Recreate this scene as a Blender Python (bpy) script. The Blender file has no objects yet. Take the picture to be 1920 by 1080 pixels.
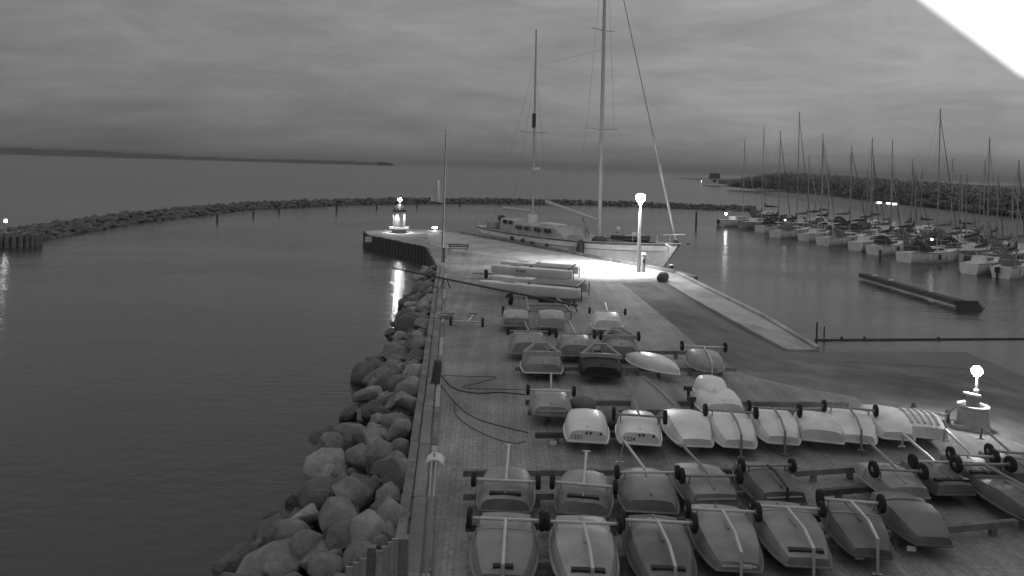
import bpy, bmesh, math, random
from mathutils import Vector, Matrix
from mathutils.geometry import tessellate_polygon
random.seed(11)
S = bpy.context.scene
COL = S.collection
# ------------------------------------------------------------------ camera
F, CAMZ, ROLL = 1400.0, 7.2, math.radians(1.7)      # focal length in photo pixels, eye height over the quay
PX0, PY0 = 960.0, 313.0                             # where the level view axis meets the 1920x1080 picture
WATER = -1.3
cam = bpy.data.cameras.new('camera'); camo = bpy.data.objects.new('camera', cam); COL.objects.link(camo)
cam.sensor_width = 36.0; cam.lens = 36.0 * F / 1920.0
cam.shift_y = -(540.0 - PY0) / 1920.0
cam.clip_start = 0.05; cam.clip_end = 20000.0
camo.matrix_world = Matrix.Translation((0, 0, CAMZ)) @ Matrix.Rotation(math.radians(90), 4, 'X') @ Matrix.Rotation(ROLL, 4, 'Z')
S.camera = camo
cam.dof.use_dof = True; cam.dof.focus_distance = 30.0; cam.dof.aperture_fstop = 1.5      # open aperture at night: what hangs close to the lens is soft
# ------------------------------------------------------------------ dusk sky (monochrome night camera)
W = bpy.data.worlds.new('World'); S.world = W; W.use_nodes = True
nt = W.node_tree; nt.nodes.clear()
def N(t, kind, **kw):
    n = t.nodes.new(kind)
    for k, v in kw.items(): setattr(n, k, v)
    return n
def mathn(t, op, a, b=None, c=None):
    n = N(t, 'ShaderNodeMath', operation=op)
    for i, x in enumerate((a, b, c)):
        if x is None: continue
        if isinstance(x, (int, float)): n.inputs[i].default_value = x
        else: t.links.new(x, n.inputs[i])
    return n.outputs[0]
def maprange(t, val, a, b, c, d):
    n = N(t, 'ShaderNodeMapRange'); t.links.new(val, n.inputs[0])
    for i, x in enumerate((a, b, c, d)): n.inputs[i + 1].default_value = x
    return n.outputs[0]
tc = N(nt, 'ShaderNodeTexCoord'); sep = N(nt, 'ShaderNodeSeparateXYZ'); nt.links.new(tc.outputs['Generated'], sep.inputs[0])
zc = mathn(nt, 'ADD', mathn(nt, 'MAXIMUM', sep.outputs[2], 0.0), 0.10)
cx = mathn(nt, 'DIVIDE', sep.outputs[0], zc); cy = mathn(nt, 'DIVIDE', sep.outputs[1], zc)
cmb = N(nt, 'ShaderNodeCombineXYZ')
nt.links.new(mathn(nt, 'ADD', mathn(nt, 'MULTIPLY', cx, 0.55), mathn(nt, 'MULTIPLY', cy, 0.25)), cmb.inputs[0]); nt.links.new(cy, cmb.inputs[1])
n1 = N(nt, 'ShaderNodeTexNoise'); n1.inputs['Scale'].default_value = 0.75; n1.inputs['Detail'].default_value = 6; n1.inputs['Roughness'].default_value = 0.55; n1.inputs['Distortion'].default_value = 0.4
n2 = N(nt, 'ShaderNodeTexNoise'); n2.inputs['Scale'].default_value = 2.6; n2.inputs['Detail'].default_value = 5; n2.inputs['Roughness'].default_value = 0.6
nt.links.new(cmb.outputs[0], n1.inputs['Vector']); nt.links.new(cmb.outputs[0], n2.inputs['Vector'])
mp3 = N(nt, 'ShaderNodeMapping'); mp3.inputs['Scale'].default_value = (4.0, 4.0, 13.0); mp3.inputs['Rotation'].default_value = (0.05, 0.12, 0); nt.links.new(tc.outputs['Generated'], mp3.inputs[0])
n3 = N(nt, 'ShaderNodeTexNoise'); n3.inputs['Scale'].default_value = 1.6; n3.inputs['Detail'].default_value = 8; n3.inputs['Roughness'].default_value = 0.62; n3.inputs['Distortion'].default_value = 0.8; nt.links.new(mp3.outputs[0], n3.inputs['Vector'])
cl0 = maprange(nt, n3.outputs[0], 0.28, 0.72, 0.84, 1.16)
cl = mathn(nt, 'MULTIPLY', cl0, mathn(nt, 'MULTIPLY', maprange(nt, n1.outputs[0], 0.25, 0.75, 0.86, 1.14), maprange(nt, n2.outputs[0], 0.25, 0.75, 0.92, 1.08)))
sky = N(nt, 'ShaderNodeTexSky', sky_type='NISHITA'); sky.sun_disc = False
sky.sun_elevation = math.radians(-3.0); sky.sun_rotation = math.radians(60.0)
bw = N(nt, 'ShaderNodeRGBToBW'); nt.links.new(sky.outputs[0], bw.inputs[0])
base = mathn(nt, 'MULTIPLY_ADD', bw.outputs[0], 5.0, 1.28)
# overcast sky: three times brighter overhead than at the horizon
grad = mathn(nt, 'MULTIPLY_ADD', mathn(nt, 'MAXIMUM', sep.outputs[2], 0.0), 2.25, 1.06)
val = mathn(nt, 'MULTIPLY', mathn(nt, 'MULTIPLY', base, grad), cl)
bg = N(nt, 'ShaderNodeBackground'); bg.inputs[1].default_value = 0.10
nt.links.new(val, bg.inputs[0])
wo = N(nt, 'ShaderNodeOutputWorld'); nt.links.new(bg.outputs[0], wo.inputs[0])
# the sun has set: no sun lamp, only the sky and the lamps that the photograph shows lit, plus an added glowing tube
S.view_settings.view_transform = 'Standard'; S.view_settings.look = 'None'
S.view_settings.exposure = 0.0; S.view_settings.gamma = 1.0
S.render.engine = 'CYCLES'
S.cycles.use_denoising = True
S.cycles.sample_clamp_indirect = 4.0
S.cycles.max_bounces = 5; S.cycles.volume_bounces = 0

# ------------------------------------------------------------------ projection of photo pixels into the place
CR, SR = math.cos(ROLL), math.sin(ROLL)
def ray(px, py):
    u, v = px - PX0, py - PY0
    return u * CR + v * SR, F, -(-u * SR + v * CR)
def G(px, py, z=0.0):
    d = ray(px, py); t = (z - CAMZ) / d[2]
    return Vector((d[0] * t, d[1] * t, z))
def at(px, py, Y):
    d = ray(px, py); t = Y / F
    return Vector((d[0] * t, Y, CAMZ + d[2] * t))

# ------------------------------------------------------------------ materials (all grey: an infrared night camera)
MATS = {}
def mat(name, v, rough=0.7, metal=0.0, var=0.12, scale=4.0, bump=0.0, bscale=40.0, emit=None, spec=0.4, coord='Object', stain=0.0):
    if name in MATS: return MATS[name]
    m = bpy.data.materials.new(name); m.use_nodes = True; t = m.node_tree; t.nodes.clear()
    o = N(t, 'ShaderNodeOutputMaterial'); b = N(t, 'ShaderNodeBsdfPrincipled'); t.links.new(b.outputs[0], o.inputs[0])
    b.inputs['Roughness'].default_value = rough; b.inputs['Metallic'].default_value = metal
    b.inputs['Specular IOR Level'].default_value = spec
    b.inputs['Base Color'].default_value = (v, v, v, 1)
    tcn = N(t, 'ShaderNodeTexCoord')
    if var > 0:
        nz = N(t, 'ShaderNodeTexNoise'); nz.inputs['Scale'].default_value = scale; nz.inputs['Detail'].default_value = 6
        nz.inputs['Roughness'].default_value = 0.65
        oi = N(t, 'ShaderNodeObjectInfo')
        off = N(t, 'ShaderNodeVectorMath', operation='ADD'); t.links.new(tcn.outputs[coord], off.inputs[0]); t.links.new(oi.outputs['Random'], off.inputs[1])
        t.links.new(off.outputs[0], nz.inputs['Vector'])
        val = maprange(t, nz.outputs[0], 0.25, 0.75, v * (1 - var), v * (1 + var))
        if stain > 0:
            n2 = N(t, 'ShaderNodeTexNoise'); n2.inputs['Scale'].default_value = scale * 0.22; n2.inputs['Detail'].default_value = 3
            t.links.new(off.outputs[0], n2.inputs['Vector'])
            val = mathn(t, 'MULTIPLY', val, maprange(t, n2.outputs[0], 0.35, 0.7, 1 - stain, 1 + stain * 0.5))
        t.links.new(val, b.inputs['Base Color'])
    if bump > 0:
        nb = N(t, 'ShaderNodeTexNoise'); nb.inputs['Scale'].default_value = bscale; nb.inputs['Detail'].default_value = 4
        t.links.new(tcn.outputs[coord], nb.inputs['Vector'])
        bn = N(t, 'ShaderNodeBump'); bn.inputs['Strength'].default_value = bump; bn.inputs['Distance'].default_value = 0.05
        t.links.new(nb.outputs[0], bn.inputs['Height']); t.links.new(bn.outputs[0], b.inputs['Normal'])
    if emit:
        b.inputs['Emission Color'].default_value = (1, 1, 1, 1); b.inputs['Emission Strength'].default_value = emit
    MATS[name] = m; return m

WHITE = mat('white_gelcoat', 0.78, 0.30, var=0.10, scale=3, stain=0.15)
WHITE2 = mat('weathered_white_gelcoat', 0.76, 0.38, var=0.14, scale=3, stain=0.2)
HG1 = mat('light_grey_hull_paint', 0.36, 0.45, var=0.2, scale=3, stain=0.35)
HG2 = mat('mid_grey_hull_paint', 0.27, 0.5, var=0.2, scale=3, stain=0.35)
HG3 = mat('dark_grey_hull_paint', 0.165, 0.5, var=0.2, scale=3, stain=0.35)
HBLACK = mat('black_hull_paint', 0.018, 0.5, var=0.2)
TARP = mat('grey_tarpaulin', 0.33, 0.7, var=0.1, scale=2, bump=0.25, bscale=5, stain=0.2)
TARP2 = mat('pale_tarpaulin', 0.42, 0.65, var=0.1, scale=2, bump=0.25, bscale=5, stain=0.2)
RUBBER = mat('black_rubber', 0.022, 0.85, var=0.2)
RIM = mat('grey_wheel_rim', 0.30, 0.5)
GALV = mat('galvanised_steel', 0.58, 0.38, metal=0.35, var=0.15, scale=14)
GALVD = mat('dull_steel', 0.30, 0.5, metal=0.3, var=0.2, scale=14)
ALU = mat('white_mast_paint', 0.44, 0.4, var=0.08, scale=3)
ALU2 = mat('bare_aluminium', 0.36, 0.42, metal=0.3, var=0.1, scale=5)
DARKSPAR = mat('dark_spar', 0.05, 0.5)
TIMBER = mat('weathered_timber', 0.20, 0.85, var=0.35, scale=6, bump=0.3, bscale=30, stain=0.3)
TIMBERL = mat('pale_timber', 0.36, 0.8, var=0.25, scale=8, bump=0.25, bscale=30)
TIMBERD = mat('tarred_timber', 0.085, 0.85, var=0.35, scale=6, bump=0.4, bscale=20)
CONC = mat('concrete', 0.42, 0.85, var=0.14, scale=2.5, bump=0.2, bscale=30, stain=0.3)
CONCD = mat('dark_concrete', 0.24, 0.9, var=0.2, scale=2.5, bump=0.25, bscale=25, stain=0.3)
STONE = mat('grey_granite', 0.22, 0.9, var=0.3, scale=3.5, bump=0.6, bscale=9, stain=0.25)
STONED = mat('dark_wet_stone', 0.13, 0.7, var=0.35, scale=3.5, bump=0.6, bscale=9, stain=0.25)
STONEL = mat('pale_granite', 0.33, 0.9, var=0.22, scale=3.5, bump=0.5, bscale=9, stain=0.25)
DECK = mat('teak_deck', 0.17, 0.8, var=0.2, scale=6)
GLASS = mat('dark_window_glass', 0.03, 0.12, var=0)
CLOTHD = mat('dark_canvas', 0.06, 0.9, var=0.25, scale=3, bump=0.3, bscale=6)
CLOTHM = mat('grey_canvas', 0.17, 0.9, var=0.2, scale=3, bump=0.3, bscale=6)
ROPE = mat('dark_rope', 0.06, 0.9, var=0.3, scale=20)
ROPEL = mat('pale_rope', 0.45, 0.9, var=0.2, scale=20)
PAINTD = mat('black_paint', 0.03, 0.6, var=0.2)
PAINTW = mat('white_paint', 0.66, 0.55, var=0.08, scale=4)
LAMPPOLE = mat('lamp_post_paint', 0.45, 0.45, var=0.1)
FLAGM = mat('flag_cloth', 0.62, 0.9, var=0.06, scale=2)
GRASS = mat('dune_grass', 0.14, 0.95, var=0.3, scale=0.06, bump=0.3, bscale=0.4)
SAND = mat('beach_sand', 0.20, 0.95, var=0.2, scale=0.08)
FARLAND = mat('far_shore_woods', 0.20, 1.0, var=0.35, scale=0.03)
LEAF = mat('wood_foliage', 0.28, 0.95, var=0.4, scale=0.35)
LAMP_HI = mat('lit_lamp_glass_strong', 0.8, 0.5, var=0, emit=260.0)
LAMP_G = mat('lit_globe_glass', 0.8, 0.5, var=0, emit=280.0)
LAMP_B = mat('lit_beacon_glass', 0.8, 0.5, var=0, emit=220.0)
LAMP_C = mat('lit_crib_lamp_glass', 0.8, 0.5, var=0, emit=22.0)
LAMP_S = mat('lit_boat_lamp', 0.8, 0.5, var=0, emit=45.0)
LAMP_W = mat('lit_window_glass', 0.8, 0.5, var=0, emit=3.5)
LAMP_D = mat('lit_dim_boat_lamp', 0.8, 0.5, var=0, emit=7.0)
BLOB_GLOW = mat('blob_glow', 0.8, 0.5, var=0, emit=1.6)  # glow standing in for an overexposed near object, not a lamp
LAMP_R = mat('lit_ring_strip', 0.8, 0.5, var=0, emit=0.9)

def paver_mat():
    m = bpy.data.materials.new('block_paving'); m.use_nodes = True; t = m.node_tree; b = t.nodes['Principled BSDF']
    tcn = N(t, 'ShaderNodeTexCoord'); mp = N(t, 'ShaderNodeMapping'); mp.inputs['Rotation'].default_value = (0, 0, math.radians(88))
    t.links.new(tcn.outputs['Object'], mp.inputs[0])
    br = N(t, 'ShaderNodeTexBrick'); br.inputs['Scale'].default_value = 1.0; br.inputs['Brick Width'].default_value = 0.24; br.inputs['Row Height'].default_value = 0.12
    br.inputs['Mortar Size'].default_value = 0.012; br.inputs['Mortar Smooth'].default_value = 0.4
    br.inputs['Color1'].default_value = (0.255,) * 3 + (1,); br.inputs['Color2'].default_value = (0.235,) * 3 + (1,); br.inputs['Mortar'].default_value = (0.19,) * 3 + (1,)
    t.links.new(mp.outputs[0], br.inputs['Vector'])
    n = N(t, 'ShaderNodeTexNoise'); n.inputs['Scale'].default_value = 0.35; n.inputs['Detail'].default_value = 7; n.inputs['Roughness'].default_value = 0.65
    t.links.new(tcn.outputs['Object'], n.inputs['Vector'])
    n3 = N(t, 'ShaderNodeTexNoise'); n3.inputs['Scale'].default_value = 9.0; n3.inputs['Detail'].default_value = 5
    t.links.new(tcn.outputs['Object'], n3.inputs['Vector'])
    # worn lengthways streaks where trolleys are wheeled
    mp2 = N(t, 'ShaderNodeMapping'); mp2.inputs['Scale'].default_value = (3.2, 0.12, 1); mp2.inputs['Rotation'].default_value = (0, 0, math.radians(3)); t.links.new(tcn.outputs['Object'], mp2.inputs[0])
    n4 = N(t, 'ShaderNodeTexNoise'); n4.inputs['Scale'].default_value = 1.0; n4.inputs['Detail'].default_value = 4; t.links.new(mp2.outputs[0], n4.inputs['Vector'])
    k = mathn(t, 'MULTIPLY', mathn(t, 'MULTIPLY', maprange(t, n.outputs[0], 0.3, 0.7, 0.62, 1.36), maprange(t, n3.outputs[0], 0.3, 0.7, 0.8, 1.2)), maprange(t, n4.outputs[0], 0.3, 0.7, 0.82, 1.18))
    vm = N(t, 'ShaderNodeVectorMath', operation='SCALE'); t.links.new(br.outputs[0], vm.inputs[0]); t.links.new(k, vm.inputs[3])
    t.links.new(vm.outputs[0], b.inputs['Base Color'])
    b.inputs['Roughness'].default_value = 0.8
    bn = N(t, 'ShaderNodeBump'); bn.inputs['Strength'].default_value = 0.3; bn.inputs['Distance'].default_value = 0.015; bn.invert = True
    t.links.new(mathn(t, 'ADD', br.outputs[1], mathn(t, 'MULTIPLY', n3.outputs[0], 0.6)), bn.inputs['Height']); t.links.new(bn.outputs[0], b.inputs['Normal'])
    return m
PAVE = paver_mat()
ASPH = mat('asphalt', 0.16, 0.85, var=0.4, scale=0.9, bump=0.3, bscale=60, stain=0.5)
ASPHWET = mat('wet_asphalt', 0.10, 0.45, var=0.3, scale=0.9, bump=0.2, bscale=60, stain=0.25)

def water_mat():
    m = bpy.data.materials.new('harbour_water'); m.use_nodes = True; t = m.node_tree; b = t.nodes['Principled BSDF']
    b.inputs['Base Color'].default_value = (0.05, 0.05, 0.05, 1); b.inputs['Roughness'].default_value = 0.14; b.inputs['IOR'].default_value = 1.33
    tcn = N(t, 'ShaderNodeTexCoord'); mp = N(t, 'ShaderNodeMapping'); mp.inputs['Scale'].default_value = (0.8, 1.5, 1); t.links.new(tcn.outputs['Object'], mp.inputs[0])
    a = N(t, 'ShaderNodeTexNoise'); a.inputs['Scale'].default_value = 1.6; a.inputs['Detail'].default_value = 4; a.inputs['Roughness'].default_value = 0.5; t.links.new(mp.outputs[0], a.inputs['Vector'])
    c = N(t, 'ShaderNodeTexNoise'); c.inputs['Scale'].default_value = 0.22; c.inputs['Detail'].default_value = 2; t.links.new(mp.outputs[0], c.inputs['Vector'])
    h = mathn(t, 'ADD', a.outputs[0], mathn(t, 'MULTIPLY', c.outputs[0], 1.5))
    g = N(t, 'ShaderNodeNewGeometry'); ln = N(t, 'ShaderNodeVectorMath', operation='LENGTH'); t.links.new(g.outputs['Position'], ln.inputs[0])
    open_sea = maprange(t, ln.outputs['Value'], 130.0, 230.0, 0.0, 1.0)
    pt = N(t, 'ShaderNodeTexNoise'); pt.inputs['Scale'].default_value = 0.045; pt.inputs['Detail'].default_value = 3; t.links.new(mp.outputs[0], pt.inputs['Vector'])
    calm = maprange(t, pt.outputs[0], 0.38, 0.62, 0.10, 0.36)
    bn = N(t, 'ShaderNodeBump'); bn.inputs['Distance'].default_value = 0.18; t.links.new(h, bn.inputs['Height'])
    t.links.new(mathn(t, 'ADD', calm, mathn(t, 'MULTIPLY', open_sea, 0.14)), bn.inputs['Strength'])
    t.links.new(maprange(t, open_sea, 0.0, 1.0, 0.15, 0.23), b.inputs['Roughness'])
    t.links.new(bn.outputs[0], b.inputs['Normal'])
    return m
WATERM = water_mat()

# ------------------------------------------------------------------ mesh tools
class MB:
    def __init__(s): s.v = []; s.f = []
    def add(s, vs, fs):
        o = len(s.v); s.v += [tuple(x) for x in vs]; s.f += [tuple(i + o for i in q) for q in fs]; return s
    def box(s, c, d, M=None):
        c = Vector(c); d = Vector(d) / 2
        vs = [Vector((x * d.x, y * d.y, z * d.z)) for x in (-1, 1) for y in (-1, 1) for z in (-1, 1)]
        if M is not None: vs = [M @ x for x in vs]
        return s.add([c + x for x in vs], [(0, 1, 3, 2), (4, 6, 7, 5), (0, 4, 5, 1), (2, 3, 7, 6), (0, 2, 6, 4), (1, 5, 7, 3)])
    def beam(s, a, b, w, h, up=(0, 0, 1)):
        a, b = Vector(a), Vector(b); d = (b - a).normalized(); up = Vector(up)
        if abs(d.dot(up)) > 0.98: up = Vector((1, 0, 0))
        x = d.cross(up).normalized(); y = x.cross(d).normalized()
        ring = [x * sx * w / 2 + y * sy * h / 2 for sx, sy in ((-1, -1), (1, -1), (1, 1), (-1, 1))]
        return s.loft([[a + r for r in ring], [b + r for r in ring]])
    def loft(s, rings, closed=True, cap0=True, cap1=True):
        n = len(rings[0]); vs = [p for r in rings for p in r]; fs = []
        for i in range(len(rings) - 1):
            for j in range(n if closed else n - 1):
                k = (j + 1) % n
                fs.append((i * n + j, i * n + k, (i + 1) * n + k, (i + 1) * n + j))
        if cap0: fs.append(tuple(range(n - 1, -1, -1)))
        if cap1: fs.append(tuple(range((len(rings) - 1) * n, len(rings) * n)))
        return s.add(vs, fs)
    def tube(s, pts, r, n=8, caps=True):
        pts = [Vector(p) for p in pts]; rs = r if isinstance(r, (list, tuple)) else [r] * len(pts); rings = []
        for i, p in enumerate(pts):
            d = (pts[min(i + 1, len(pts) - 1)] - pts[max(i - 1, 0)]).normalized()
            up = Vector((0, 0, 1)) if abs(d.z) < 0.95 else Vector((1, 0, 0))
            x = d.cross(up).normalized(); y = x.cross(d)
            rings.append([p + (x * math.cos(2 * math.pi * k / n) + y * math.sin(2 * math.pi * k / n)) * rs[i] for k in range(n)])
        return s.loft(rings, True, caps, caps)
    def lathe(s, prof, n=20, M=None, c=(0, 0, 0), cap0=True, cap1=True):
        c = Vector(c); rings = []
        for r, z in prof:
            ring = [Vector((r * math.cos(2 * math.pi * k / n), r * math.sin(2 * math.pi * k / n), z)) for k in range(n)]
            if M is not None: ring = [M @ p for p in ring]
            rings.append([c + p for p in ring])
        return s.loft(rings, True, cap0, cap1)
    def ball(s, c, r, n=16, m=9, sq=(1, 1, 1)):
        prof = [(max(1e-4, r * math.sin(math.pi * i / m)), -r * math.cos(math.pi * i / m)) for i in range(m + 1)]
        M = Matrix.Diagonal(Vector(sq))
        return s.lathe(prof, n, M, c)
    def mesh(s, name, smooth=35):
        me = bpy.data.meshes.new(name); me.from_pydata(s.v, [], s.f)
        bm = bmesh.new(); bm.from_mesh(me); bmesh.ops.recalc_face_normals(bm, faces=bm.faces); bm.to_mesh(me); bm.free()
        if smooth:
            for p in me.polygons: p.use_smooth = True
            me.set_sharp_from_angle(angle=math.radians(smooth))
        return me
    def build(s, name, m, parent=None, smooth=35):
        return link(name, s.mesh(name, smooth), m, parent)
def link(name, me, m=None, parent=None):
    o = bpy.data.objects.new(name, me); COL.objects.link(o)
    if m is not None:
        if len(me.materials) == 0: me.materials.append(m)
        elif me.materials[0] != m:
            o.material_slots[0].link = 'OBJECT'; o.material_slots[0].material = m
    if parent is not None: o.parent = parent
    return o
def tag(o, label, cat, group=None):
    o['label'] = label; o['category'] = cat
    if group: o['group'] = group
    return o
def thing(name, label, cat, loc=(0, 0, 0), rz=0.0, group=None):
    o = bpy.data.objects.new(name, None); o.empty_display_size = 0.2; COL.objects.link(o)
    o.location = loc; o.rotation_euler = (0, 0, rz)
    return tag(o, label, cat, group)
def struct(o, kind='structure'):
    o['kind'] = kind; return o
def light(name, kind, loc, power, parent, radius=0.05, target=None, size=None, blend=0.5):
    d = bpy.data.lights.new(name, kind); d.energy = power; d.shadow_soft_size = radius
    if kind == 'SPOT': d.spot_size = size; d.spot_blend = blend
    o = bpy.data.objects.new(name, d); COL.objects.link(o); o.location = loc
    if target is not None:
        o.rotation_euler = (Vector(target) - Vector(loc)).to_track_quat('-Z', 'Y').to_euler()
    if parent is not None: o.parent = parent
    return o
def text(name, s, size, m, parent, M):
    cu = bpy.data.curves.new(name, 'FONT'); cu.body = s; cu.size = size; cu.align_x = 'CENTER'; cu.align_y = 'CENTER'; cu.extrude = 0.002
    tmp = bpy.data.objects.new('tmp', cu); COL.objects.link(tmp)
    me = bpy.data.meshes.new_from_object(tmp.evaluated_get(bpy.context.evaluated_depsgraph_get()))
    bpy.data.objects.remove(tmp)
    o = link(name, me, m, parent); o.matrix_local = M; return o
def interp(tab, x):
    for (a, b), (c, d) in zip(tab, tab[1:]):
        if x <= c: return b + (d - b) * (x - a) / (c - a)
    return tab[-1][1]
# ================================================================== SETTING
# water
me = bpy.data.meshes.new('water'); R = 9000.0
me.from_pydata([(-R, -60, WATER), (R, -60, WATER), (R, R, WATER), (-R, R, WATER)], [], [(0, 1, 2, 3)])
struct(link('water', me, WATERM))
# quay top
EA, EB = G(745, 1000), G(820, 500)                    # stone side edge of the quay
ED = (EB - EA).normalized(); EN = Vector((-ED.y, ED.x, 0))   # EN points to the water on the left
E0 = EA - ED * 11.0
QA, QB = G(860, 437), G(1270, 513)                    # ship side edge of the quay
TOP = [(1165, 531), (1240, 590), (1310, 650), (1395, 702), (1480, 722), (1620, 747), (1800, 792), (1920, 835), (2300, 935)]
outline = [E0, EB, G(800, 463), G(690, 440), G(683, 433), G(770, 428.5), G(815, 430), QA, QB, G(1245, 527)] + [G(*p) for p in TOP] + [Vector((26, -12, 0)), Vector((E0.x - .8, -12, 0))]
def sheet(name, pts, m, z=None):
    pts = [Vector(p) for p in pts]
    tris = tessellate_polygon([pts])
    mb = MB(); mb.add(pts, [tuple(t) for t in tris])
    me = mb.mesh(name, 0)
    if sum(p.normal.z for p in me.polygons) < 0: me.flip_normals()
    return struct(link(name, me, m))
sheet('quay', outline, PAVE)
wall = MB()
for a, b in zip(outline[:9], outline[1:10]):
    wall.add([a + Vector((0, 0, -.004)), b + Vector((0, 0, -.004)), b + Vector((0, 0, -3)), a + Vector((0, 0, -3))], [(0, 1, 2, 3)])
struct(wall.build('quay_wall', CONCD, None, 0))
# concrete strip along the ship's berth, laid over the paving
cs = [QA, QB, G(1247, 526), G(1150, 516), G(1060, 499), G(960, 484), G(850, 470), G(808, 458), G(800, 436)]
sheet('concrete_apron', [p + Vector((0, 0, 0.006)) for p in cs], CONC)
# slipway
LOWZ = [(1245, 527, -0.01), (1300, 561, -0.15), (1400, 616, -0.58), (1475, 656, -1.08), (1535, 658.5, -1.31), (1680, 658.5, -1.31), (1810, 659, -1.31), (1920, 705, -1.31), (2300, 870, -1.31)]
tp = [G(*p) for p in TOP]; lw = [G(*p) for p in LOWZ]
rows = []
for k in range(7):
    t = k / 6; rows.append([a.lerp(b, t) for a, b in zip(tp, lw)])
rows.append([b + Vector((0.5, 4.0, -0.7)) if i >= 3 else b + Vector((0.05, .05, -.3)) for i, b in enumerate(lw)])
mb = MB(); mb.loft(rows[:5], closed=False, cap0=False, cap1=False); me = mb.mesh('slipway', 60)
if sum(p.normal.z for p in me.polygons) < 0: me.flip_normals()
struct(link('slipway', me, ASPH))
mb = MB(); mb.loft(rows[4:], closed=False, cap0=False, cap1=False); me = mb.mesh('slipway_foot', 60)
if sum(p.normal.z for p in me.polygons) < 0: me.flip_normals()
struct(link('slipway_foot', me, ASPHWET))
# concrete walkway along the slipway with a raised kerb
inner = [G(1245, 527, .02), G(1300, 560, -.05), G(1400, 614, -.42), G(1475, 655, -.95)]
outer = [G(1271, 513, .02), G(1330, 543, -.05), G(1432, 594, -.42), G(1535, 655, -1.22)]
mb = MB()
for i in range(3):
    a, b, c, d = inner[i], inner[i + 1], outer[i + 1], outer[i]; D = Vector((0, 0, -1.2))
    mb.add([a, b, c, d, a + D, b + D, c + D, d + D], [(0, 1, 2, 3), (0, 4, 5, 1), (3, 2, 6, 7)])
mb.add([inner[3], outer[3], outer[3] + D, inner[3] + D], [(0, 1, 2, 3)])
o = mb.build('slipway_walkway', CONC, None, 20); struct(o)
kb = MB()
for i in range(3):
    kb.beam(outer[i] + Vector((-.05, 0, .07)), outer[i + 1] + Vector((-.05, 0, .07)), 0.30, 0.16)
kb.build('kerb', CONC, o)
# timber kerb along the ship berth
ke = struct(bpy.data.objects.new('berth_kerb', None)); COL.objects.link(ke)
n = 9
for i in range(n):
    a, b = QA.lerp(QB, i / n), QA.lerp(QB, (i + 1) / n)
    off = (b - a).normalized()
    MB().beam(a + off * .12 + Vector((0, 0, .13)), b - off * .12 + Vector((0, 0, .13)), .24, .22).build('kerb_beam', TIMBER, ke)
MB().beam(G(1271, 513) + Vector((0, 0, .1)), G(1305, 524) + Vector((0, 0, .1)), .24, .22).build('kerb_beam', TIMBER, ke)
# boards along the stone side of the quay
wk = struct(bpy.data.objects.new('edge_boardwalk', None)); COL.objects.link(wk)
LEN = (EB - EA).length + 8.0; st = EA - ED * 7.5; k = 0; seg = 3.0
while k * seg < LEN:
    a, b = st + ED * (k * seg), st + ED * min(LEN, (k + 1) * seg - .03)
    for off, w, h, m in ((-.10, .20, .13, TIMBER), (-.37, .26, .07, CONCD), (-.62, .14, .05, TIMBERL if k % 2 else TIMBER)):
        p = EN * off + Vector((0, 0, h / 2 + .005))
        j = Vector((random.uniform(-.012, .012), 0, random.uniform(-.008, .008)))
        MB().beam(a + p + j, b + p + j, w, h).build('plank', m, wk)
    k += 1
# pier head piles
ph = thing('pier_head_piling', 'dark sheet piling around the pier head below the lit beacon', 'piling', G(690, 440))
corners = [EB, G(800, 463), G(690, 440), G(683, 433)]
base = G(690, 440); pm = MB().box((0, 0, -1.3), (.46, .22, 2.7)).mesh('pile', 0)
for a, b in zip(corners, corners[1:]):
    d = b - a; nn = max(1, int(d.length / .62))
    for i in range(nn):
        p = a + d * ((i + .5) / nn); o = link('pile', pm, TIMBERD, ph)
        o.location = p - base + Vector((0, 0, -random.uniform(0.02, .1))); o.rotation_euler = (0, 0, math.atan2(d.y, d.x) + random.uniform(-.08, .08))
sg = G(693, 441) - base
MB().box(sg + Vector((.5, -.42, -.38)), (1.7, .05, .55)).build('sign_board', PAINTW, ph)

# ------------------------------------------------------------------ rocks
def rock_mesh(seed, npts, sq, smooth):
    r = random.Random(seed); bm = bmesh.new()
    for i in range(npts):
        while True:
            p = Vector((r.uniform(-1, 1), r.uniform(-1, 1), r.uniform(-1, 1)))
            if 0.2 < p.length < 1: break
        p.normalize(); p *= r.uniform(.82, 1.08)
        bm.verts.new((p.x * sq[0], p.y * sq[1], p.z * sq[2]))
    g = bmesh.ops.convex_hull(bm, input=bm.verts)
    bmesh.ops.delete(bm, geom=[e for e in g['geom_interior'] if isinstance(e, bmesh.types.BMVert)], context='VERTS')
    bmesh.ops.bevel(bm, geom=bm.edges[:], offset=.06, segments=1, affect='EDGES', clamp_overlap=True)
    me = bpy.data.meshes.new('stone'); bm.to_mesh(me); bm.free()
    if smooth:
        for p in me.polygons: p.use_smooth = True
        me.set_sharp_from_angle(angle=math.radians(smooth))
    return me
ROCKS = [rock_mesh(i, 11 + (i * 5) % 9 if i % 2 else 22 + (i * 7) % 20, (1, .66 + .06 * (i % 6), .52 + .07 * (i % 5)), 34 if i % 2 else 60) for i in range(12)]
for me in ROCKS: me.materials.append(STONE)
def rock(parent, loc, r, m, k=None, rot=None, sq=(1, 1, 1)):
    o = link('stone', ROCKS[random.randrange(12) if k is None else k], m, parent)
    o.location = loc; o.scale = (r * sq[0], r * sq[1], r * sq[2]); o.rotation_euler = rot or (random.uniform(-.5, .5), random.uniform(-.5, .5), random.uniform(0, 6.28))
    return o
rv = thing('stone_revetment', 'bank of loose boulders sloping from the boardwalk to the water', 'stone bank', EA)
L = (EB - EA).length; s = -5.0; cnt = 0
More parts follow.
